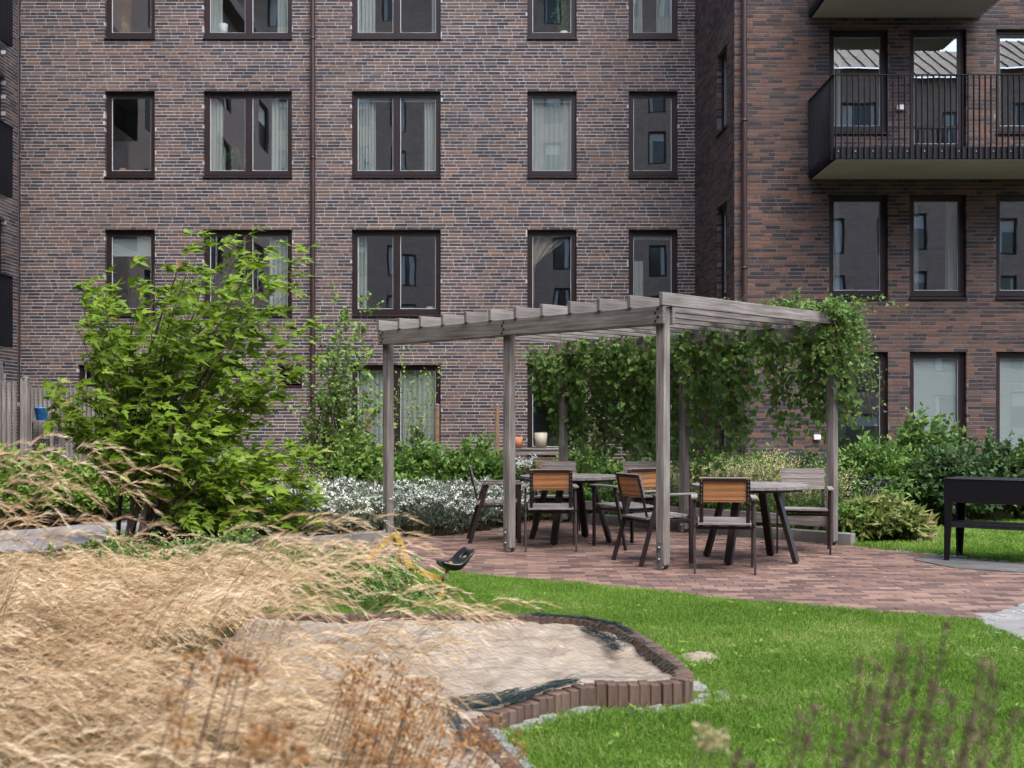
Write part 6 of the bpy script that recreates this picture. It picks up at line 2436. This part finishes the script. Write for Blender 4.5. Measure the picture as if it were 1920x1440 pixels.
# ------------------------------------------------------------------ feather grass
def feather(name, label, x, y, h, lean, seed, plume=0.2, hairs=22, mt=None, sw=0.0022, hw=0.0026, wind=1.0, spread=0.22, stemv=0.4, tone=None):
    R = np.random.default_rng(seed)
    n = len(x)
    K = 7
    t = np.linspace(0, 1, K)
    a = R.normal(0, 0.38, n)                     # bend direction: mostly +X
    ca, sa = np.cos(a), np.sin(a)
    le = lean * R.uniform(0.55, 1.25, n)
    px = x[:, None] + (ca * le * h)[:, None] * t ** 1.9
    py = y[:, None] + (sa * le * h)[:, None] * t ** 1.9
    pz = h[:, None] * (t - 0.22 * t ** 3)
    path = np.stack([px, py, pz], -1)
    b = R.uniform(0, 2 * PI, n)
    wv = np.stack([np.cos(b), np.sin(b), np.zeros(n)], -1)[:, None] * sw * 0.5
    V = np.stack([path + wv, path - wv], 2)
    idx = np.arange(n * K * 2).reshape(n, K, 2)
    Fs = np.stack([idx[:, :-1, 0], idx[:, :-1, 1], idx[:, 1:, 1], idx[:, 1:, 0]], -1).reshape(-1, 4)
    Fs = np.concatenate([Fs[:, [0, 1, 2]], Fs[:, [0, 2, 3]]])
    v1 = np.tile(np.repeat(np.clip(R.normal(0.16, 0.12, n), 0, 1), K - 1), 2)
    # plume: a drooping spindle of fine hairs
    pl = plume * R.uniform(0.65, 1.25, n)
    tip = path[:, -1]
    d0 = nrm(path[:, -1] - path[:, -3])
    droop = R.uniform(0.45, 1.15, n)
    s = (np.arange(hairs)[None] + R.random((n, hairs))) / hairs          # 0..1 along plume
    root = tip[:, None] + d0[:, None] * (pl[:, None] * (s - 0.35))[:, :, None]
    root[:, :, 2] -= (droop[:, None] * pl[:, None] * np.clip(s, 0, 1) ** 2)
    root[:, :, 0] += 0.25 * (pl[:, None] * s ** 2)
    dd = d0[:, None] + np.stack([0.25 + 0 * s, 0 * s, -1.5 * droop[:, None] * s], -1)
    dd = nrm(nrm(dd) + R.normal(0, spread, (n, hairs, 3)))
    hl = (0.028 + 0.034 * R.random((n, hairs)))[:, :, None] * (plume / 0.2)
    e = root + dd * hl
    sd = nrm(np.cross(dd, R.normal(0, 1, (n, hairs, 3)))) * hw * 0.5
    mid = root + dd * hl * 0.4
    Vh = np.stack([root, mid + sd, e, mid - sd], 2).reshape(-1, 3)
    nh = n * hairs
    ih = np.arange(nh)[:, None] * 4 + len(V.reshape(-1, 3))
    Fh = np.concatenate([ih + np.array([[0, 1, 2]]), ih + np.array([[0, 2, 3]])])
    pv = np.repeat(np.clip(R.normal(0.66 if tone is None else tone, 0.17, n), 0.05, 1), hairs) + R.normal(0, 0.10, nh)
    o = link(name, mesh_np(name, np.concatenate([V.reshape(-1, 3), Vh]), np.concatenate([Fs, Fh]), mt or mDry, np.clip(np.concatenate([v1, pv, pv]), 0, 1)))
    return tag(o, label, 'grass', kind='stuff')


R = np.random.default_rng(201)


def tussocks(R, ok_fn, x0, x1, y0, y1, gap, per, rad):
    """stem bases gathered in tussocks"""
    cs = []
    for _ in range(6000):
        a, b = R.uniform(x0, x1), R.uniform(y0, y1)
        if ok_fn(a, b) and all((a - p) ** 2 + (b - q) ** 2 > gap * gap for p, q in cs):
            cs.append((a, b))
    cs = np.array(cs)
    k = R.integers(int(per * 0.7), int(per * 1.3), len(cs))
    x = np.repeat(cs[:, 0], k) + R.normal(0, rad, k.sum())
    y = np.repeat(cs[:, 1], k) + R.normal(0, rad, k.sum())
    hv = np.repeat(R.uniform(0.86, 1.10, len(cs)), k)
    return x, y, hv, np.repeat(np.clip(R.normal(0.66, 0.12, len(cs)), 0.3, 0.95), k)


# near bed: between the camera and the sandbox
x, y, hv, tn = tussocks(R, lambda a, b: a > -0.47 * b - 0.5 and a < -0.16 * b - 0.05 + (0.25 if b < 3.0 else 0), -2.7, -0.30, 1.75, 4.4, 0.23, 44, 0.06)
h = hv * R.uniform(0.52, 0.82, len(x)) * np.interp(x, [-1.6, -0.8, -0.3], [1.0, 0.93, 0.78])
feather('feather_grass', 'golden feather grass bending to the right across the left foreground', x, y, h, 0.55, 202, plume=0.16, hairs=44, spread=0.17, hw=0.0021, sw=0.0014, tone=tn)
# further bed to the left of the sandbox
x, y, hv, tn = tussocks(R, lambda a, b: a > -0.47 * b - 0.6 and (b < 8.6 or a < -2.2), -5.2, -1.85, 4.2, 10.2, 0.30, 44, 0.08)
h = hv * R.uniform(0.72, 1.0, len(x)) * np.interp(y, [4.2, 5.5, 7.5, 10.2], [0.82, 0.70, 0.50, 0.33])
feather('feather_grass', 'dry golden grass filling the bed beside the grey path, left of the sandbox', x, y, h, 0.55, 203, plume=0.18, hairs=32, spread=0.16, hw=0.0032, sw=0.0018, tone=tn)
# tall clump entering from the left edge
n = 70
x = R.uniform(-2.95, -2.35, n)
y = R.uniform(4.7, 5.4, n)
feather('feather_grass', 'tall pale plumes arching in from the left edge over the grey path', x, y, R.uniform(1.15, 1.72, n), 0.42, 204, plume=0.20, hairs=34, hw=0.003, spread=0.16)
n = 50
x = R.uniform(-2.95, -2.3, n)
y = R.uniform(4.7, 5.5, n)
feather('feather_grass', 'lower plumes at the left edge, just above the golden grass bed', x, y, R.uniform(0.95, 1.25, n), 0.58, 206, plume=0.20, hairs=34, hw=0.003, spread=0.16)
# plumes reaching across the digger
n = 120
x = R.uniform(-1.65, -1.02, n)
y = R.uniform(4.1, 5.0, n)
feather('feather_grass', 'plumes reaching right in front of the yellow digger toy', x, y, R.uniform(0.80, 1.36, n), 0.47, 205, plume=0.22, hairs=32, hw=0.003, spread=0.16)
n = 60
x = R.uniform(-1.9, -1.3, n)
y = R.uniform(6.2, 7.2, n)
feather('feather_grass', 'thin plumes between the maple foot and the sandbox', x, y, R.uniform(0.6, 0.9, n), 0.6, 207, plume=0.20, hairs=30, hw=0.003, spread=0.16)
n = 75
x = R.uniform(-1.05, -0.55, n)
y = R.uniform(4.6, 5.8, n)
feather('feather_grass', 'a few loose plumes trailing right across the left half of the sandbox', x, y, R.uniform(0.45, 0.85, n), 0.75, 208, plume=0.20, hairs=30, hw=0.003, spread=0.16)
long_blades('grass_blades', 'dry and green blades at the base of the foreground feather grass', [(-2.9, 1.7), (-0.25, 1.7), (-0.5, 4.3), (-2.9, 4.3)], 7000, 0.58, 0.006, mDryB, 211, wind=0.45)
long_blades('grass_blades', 'dry and green blades at the base of the grass bed by the path', [(-5.4, 4.2), (-1.8, 4.2), (-1.8, 8.4), (-2.6, 10.4), (-5.4, 10.4)], 7000, 0.42, 0.007, mDryB, 212, wind=0.4)
spray('green_weeds', 'loose green weeds growing between golden grass and the patio', [(-4.2, 10.4), (-1.6, 8.9), (-0.75, 8.0), (-0.9, 9.6), (-2.4, 11.3), (-4.2, 12.0)], 300, 0.30, mShrub, mCreamF, 213, fl=8, fsize=0.012, leafn=20, lsize=0.055, spread=0.05, dome=False, tm=T_SIMPLE)


# dried flower heads in the foreground
def dried_heads(name, label, pts, seed, head=0.028, nf=46, mt=None, fsz=0.016, stemr=0.0022, base=None):
    R = np.random.default_rng(seed)
    o = empty(name, (float(np.mean([p[0] for p in pts])), float(np.mean([p[1] for p in pts])), 0))
    tag(o, label, 'plant')
    paths = []
    for p in pts:
        t = np.linspace(0, 1, 6)[:, None]
        b = np.array([p[0] - 0.12 - 0.1 * R.random(), p[1] + R.normal(0, 0.05), 0.0])
        paths.append(b + (np.array(p) - b) * np.concatenate([t ** 1.4, t ** 1.2, t ** 0.95], 1))
    paths = np.array(paths)
    stems_np(paths, np.full(len(pts), stemr), np.full(len(pts), stemr * 0.6), 'stems', mStalk, o)['kind'] = 'stuff'
    fp = np.repeat(np.array(pts, dtype=float), nf, 0)
    q = nrm(R.normal(0, 1, (len(fp), 3)))
    fp = fp + q * head * R.uniform(0.3, 1, (len(fp), 1))
    leaf_obj('flower_heads', fp, nrm(q + R.normal(0, .4, q.shape)), nrm(R.normal(0, 1, q.shape)), fsz * R.uniform(0.7, 1.3, len(fp)), T_SIMPLE, mt or mDryF, R.random(len(fp)), o, 'stuff')
    return o


R = np.random.default_rng(220)
pts = []
for k in range(120):
    px, py = R.uniform(640, 990), R.uniform(1235, 1445)
    if py < 1215 + (px - 690) * 0.55:
        continue
    Yk = R.uniform(2.6, 3.7)
    pts.append(tuple(P(px, py, Yk)))
dried_heads('dried_yarrow', 'clump of orange-brown dried flower heads at the sandbox corner, bottom centre', pts, 221, head=0.020, nf=30, fsz=0.013)
pts = [tuple(P(px, py, Yk)) for px, py, Yk in ((365, 1240, 2.0), (330, 1310, 1.9), (425, 1225, 2.2), (440, 1250, 2.2), (455, 1238, 2.25), (410, 1262, 2.1), (470, 1265, 2.2), (340, 1375, 1.8), (480, 1390, 1.7), (470, 1410, 1.65), (500, 1400, 1.7), (520, 1370, 1.75), (545, 1420, 1.65))]
dried_heads('dried_seedheads', 'brown dried seed heads rising blurred out of the golden grass, lower left', pts, 222, head=0.022, nf=40, mt=mDryF, fsz=0.013)
pts = [tuple(P(px, py, Yk)) for px, py, Yk in ((1325, 1388, 1.9), (1345, 1382, 1.95), (1318, 1372, 1.9), (1352, 1390, 1.9))]
dried_heads('seed_head_plant', 'small blurred plant with pale seed heads at bottom right of centre', pts, 223, head=0.013, nf=40, mt=mCreamF, fsz=0.012)

# dark dried spikes, bottom right, close to the lens
R = np.random.default_rng(230)
dk = empty('dried_spikes', (0.55, 1.5, 0))
tag(dk, 'blurred brown dried flower spikes close to the lens at bottom right', 'plant')
tops = [(1500, 1335, 1.5), (1530, 1325, 1.5), (1615, 1240, 1.55), (1645, 1240, 1.6), (1690, 1185, 1.55), (1730, 1220, 1.5), (1778, 1170, 1.6), (1700, 1215, 1.55), (1845, 1235, 1.5), (1860, 1250, 1.55), (1790, 1300, 1.45),
        (1870, 1285, 1.5), (1570, 1345, 1.5), (1385, 1405, 1.45), (1410, 1430, 1.5), (1670, 1260, 1.5), (1750, 1275, 1.5), (1640, 1300, 1.45), (1705, 1330, 1.45), (1820, 1340, 1.4), (1905, 1330, 1.45), (1600, 1370, 1.4), (1760, 1380, 1.4)]
paths = []
for (px, py, Yk) in tops:
    tp0 = np.array(P(px, py, Yk))
    b = np.array([tp0[0] - 0.16 - R.uniform(0, 0.06), Yk + R.normal(0, 0.04), 0.0])
    t = np.linspace(0, 1, 8)[:, None]
    paths.append(b + (tp0 - b) * np.concatenate([t ** 1.1, t, t], 1))
paths = np.array(paths)
stems_np(paths, np.full(len(tops), 0.0022), np.full(len(tops), 0.001), 'stems', mStalk, dk)['kind'] = 'stuff'
lp, lt, ls = along(paths, R, 300, 0.70, 0.0035)
nl = len(lp)
keep = R.random(nl) < 0.35 + 0.65 * (0.5 + 0.5 * np.sin(ls * 160))
lp, lt = lp[keep], lt[keep]
nl = len(lp)
leaf_obj('spikes', lp, nrm(R.normal(0, 1, (nl, 3)) + lt * 0.8), nrm(R.normal(0, 1, (nl, 3))), R.uniform(0.005, 0.012, nl), T_SIMPLE, mStalk, R.random(nl), dk, 'stuff')

# plants standing inside the windows
def indoor(name, label, W, u, z, r, h, S, L, ls, tm, mt, seed, potr=0.07):
    p = W @ Vector((u, 0.30, z))
    o = bush(name, label, (p.x, p.y, p.z + 0.10), r, 0.10, h, S, L, ls, tm, mt, seed, cat='house plant', wind=(0, 0), droop=0.25, base=0.1, stem=0.004)
    MB().lathe((p.x, p.y, p.z), [(0, 0), (potr * 0.75, 0), (potr, 0.13), (potr * 0.9, 0.13), (0, 0.11)], 14).build('pot', mPotGrey, o)
    return o


indoor('house_palm', 'green potted palm in left half of the second-row double window', W_MAIN, um(432), rows[1][1] + SB, 0.24, 0.50, 26, 16, 0.13, T_NARROW, mShrub, 301)
indoor('house_plant', 'leafy potted plant low in the ground-floor double window behind the wire fence', W_MAIN, um(780), rows[3][1] + SB, 0.16, 0.45, 18, 10, 0.12, T_ROUND, mShrubD, 302)
indoor('house_plant', 'bushy trailing plant in the cut-off top-row single window', W_MAIN, um(1052), rows[0][1] + SB, 0.20, 0.80, 30, 20, 0.06, T_ROUND, mShrubY, 303)
indoor('house_plant', 'thin-stemmed plant at right of the second-row window with the pale curtain', W_MAIN, um(1064), rows[1][1] + SB, 0.07, 0.50, 8, 12, 0.045, T_SIMPLE, mShrubD, 304, 0.05)
indoor('house_plant', 'small leafy plant at left of the second-row double window with two boxes', W_MAIN, um(690), rows[1][1] + SB, 0.13, 0.34, 12, 10, 0.06, T_SIMPLE, mShrubD, 305, 0.05)
indoor('house_plant', 'small plant at right end of the second-row double window with two boxes', W_MAIN, um(802), rows[1][1] + SB, 0.10, 0.26, 12, 10, 0.06, T_NARROW, mShrubD, 306, 0.05)
indoor('house_plant', 'small low plant at right end of the second-row window with the palm', W_MAIN, um(530), rows[1][1] + SB, 0.10, 0.12, 10, 8, 0.05, T_SIMPLE, mShrubD, 307, 0.05)
indoor('dried_bouquet', 'tan dried bouquet in the cut-off top-row window at far left', W_MAIN, um(225), rows[0][1] + SB, 0.07, 0.34, 26, 8, 0.06, T_NARROW, mDry, 308, 0.04)

# broad-leaved weeds and clover in the lawn
R = np.random.default_rng(246)
nw = 120
wx, wy = R.uniform(-0.6, 3.6, nw), R.uniform(4.2, 9.2, nw)
kw = inpoly(wx, wy, lawn_poly) & ~inpoly(wx, wy, sbx) & (edge_dist(wx, wy, sbx[:23]) > 0.15)
wx, wy = wx[kw], wy[kw]
lf = 9
c_ = np.repeat(np.stack([wx, wy, np.full(len(wx), 0.022)], 1), lf, 0)
a = R.uniform(0, 2 * PI, len(c_))
d = np.stack([np.cos(a), np.sin(a), R.uniform(0.1, 0.7, len(c_))], 1)
leaf_obj('lawn_weeds', c_ + d * 0.012, nrm(d), nrm(R.normal(0, .25, d.shape) + np.array([0, 0, 1])), R.uniform(0.015, 0.042, len(c_)), T_SIMPLE, mShrubY, np.clip(R.random(len(c_)) * 0.5 + 0.5, 0, 1))
tag(bpy.data.objects['lawn_weeds'], 'small broad-leaved weeds scattered through the lawn', 'weeds', kind='stuff')

# litter on the paving and the lawn
R = np.random.default_rng(240)
n = 150
px_, py_ = R.uniform(800, 1900, n), R.uniform(1000, 1135, n)
pts = np.array([tuple(G(a, b, 0.006)) for a, b in zip(px_, py_)])
kp = inpoly(pts[:, 0], pts[:, 1], patio_poly)
extra = np.array([tuple(G(a, b, 0.035)) for a, b in ((1000, 1338), (1212, 1330), (785, 1102), (855, 1108), (850, 1104), (800, 1100), (1440, 1222), (1505, 1278), (1755, 1100), (1200, 1100), (1495, 1143))])
pts = np.concatenate([pts[kp], extra])
n = len(pts)
leaf_obj('leaf_litter', pts, nrm(R.normal(0, 1, (n, 3)) * np.array([1, 1, .12])), nrm(R.normal(0, .25, (n, 3)) + np.array([0, 0, 1])), R.uniform(0.018, 0.045, n), T_SIMPLE, mLitter, R.random(n))
tag(bpy.data.objects['leaf_litter'], 'small fallen brown leaves scattered on the paving and lawn', 'leaves', kind='stuff')
bpy.context.view_layer.update()
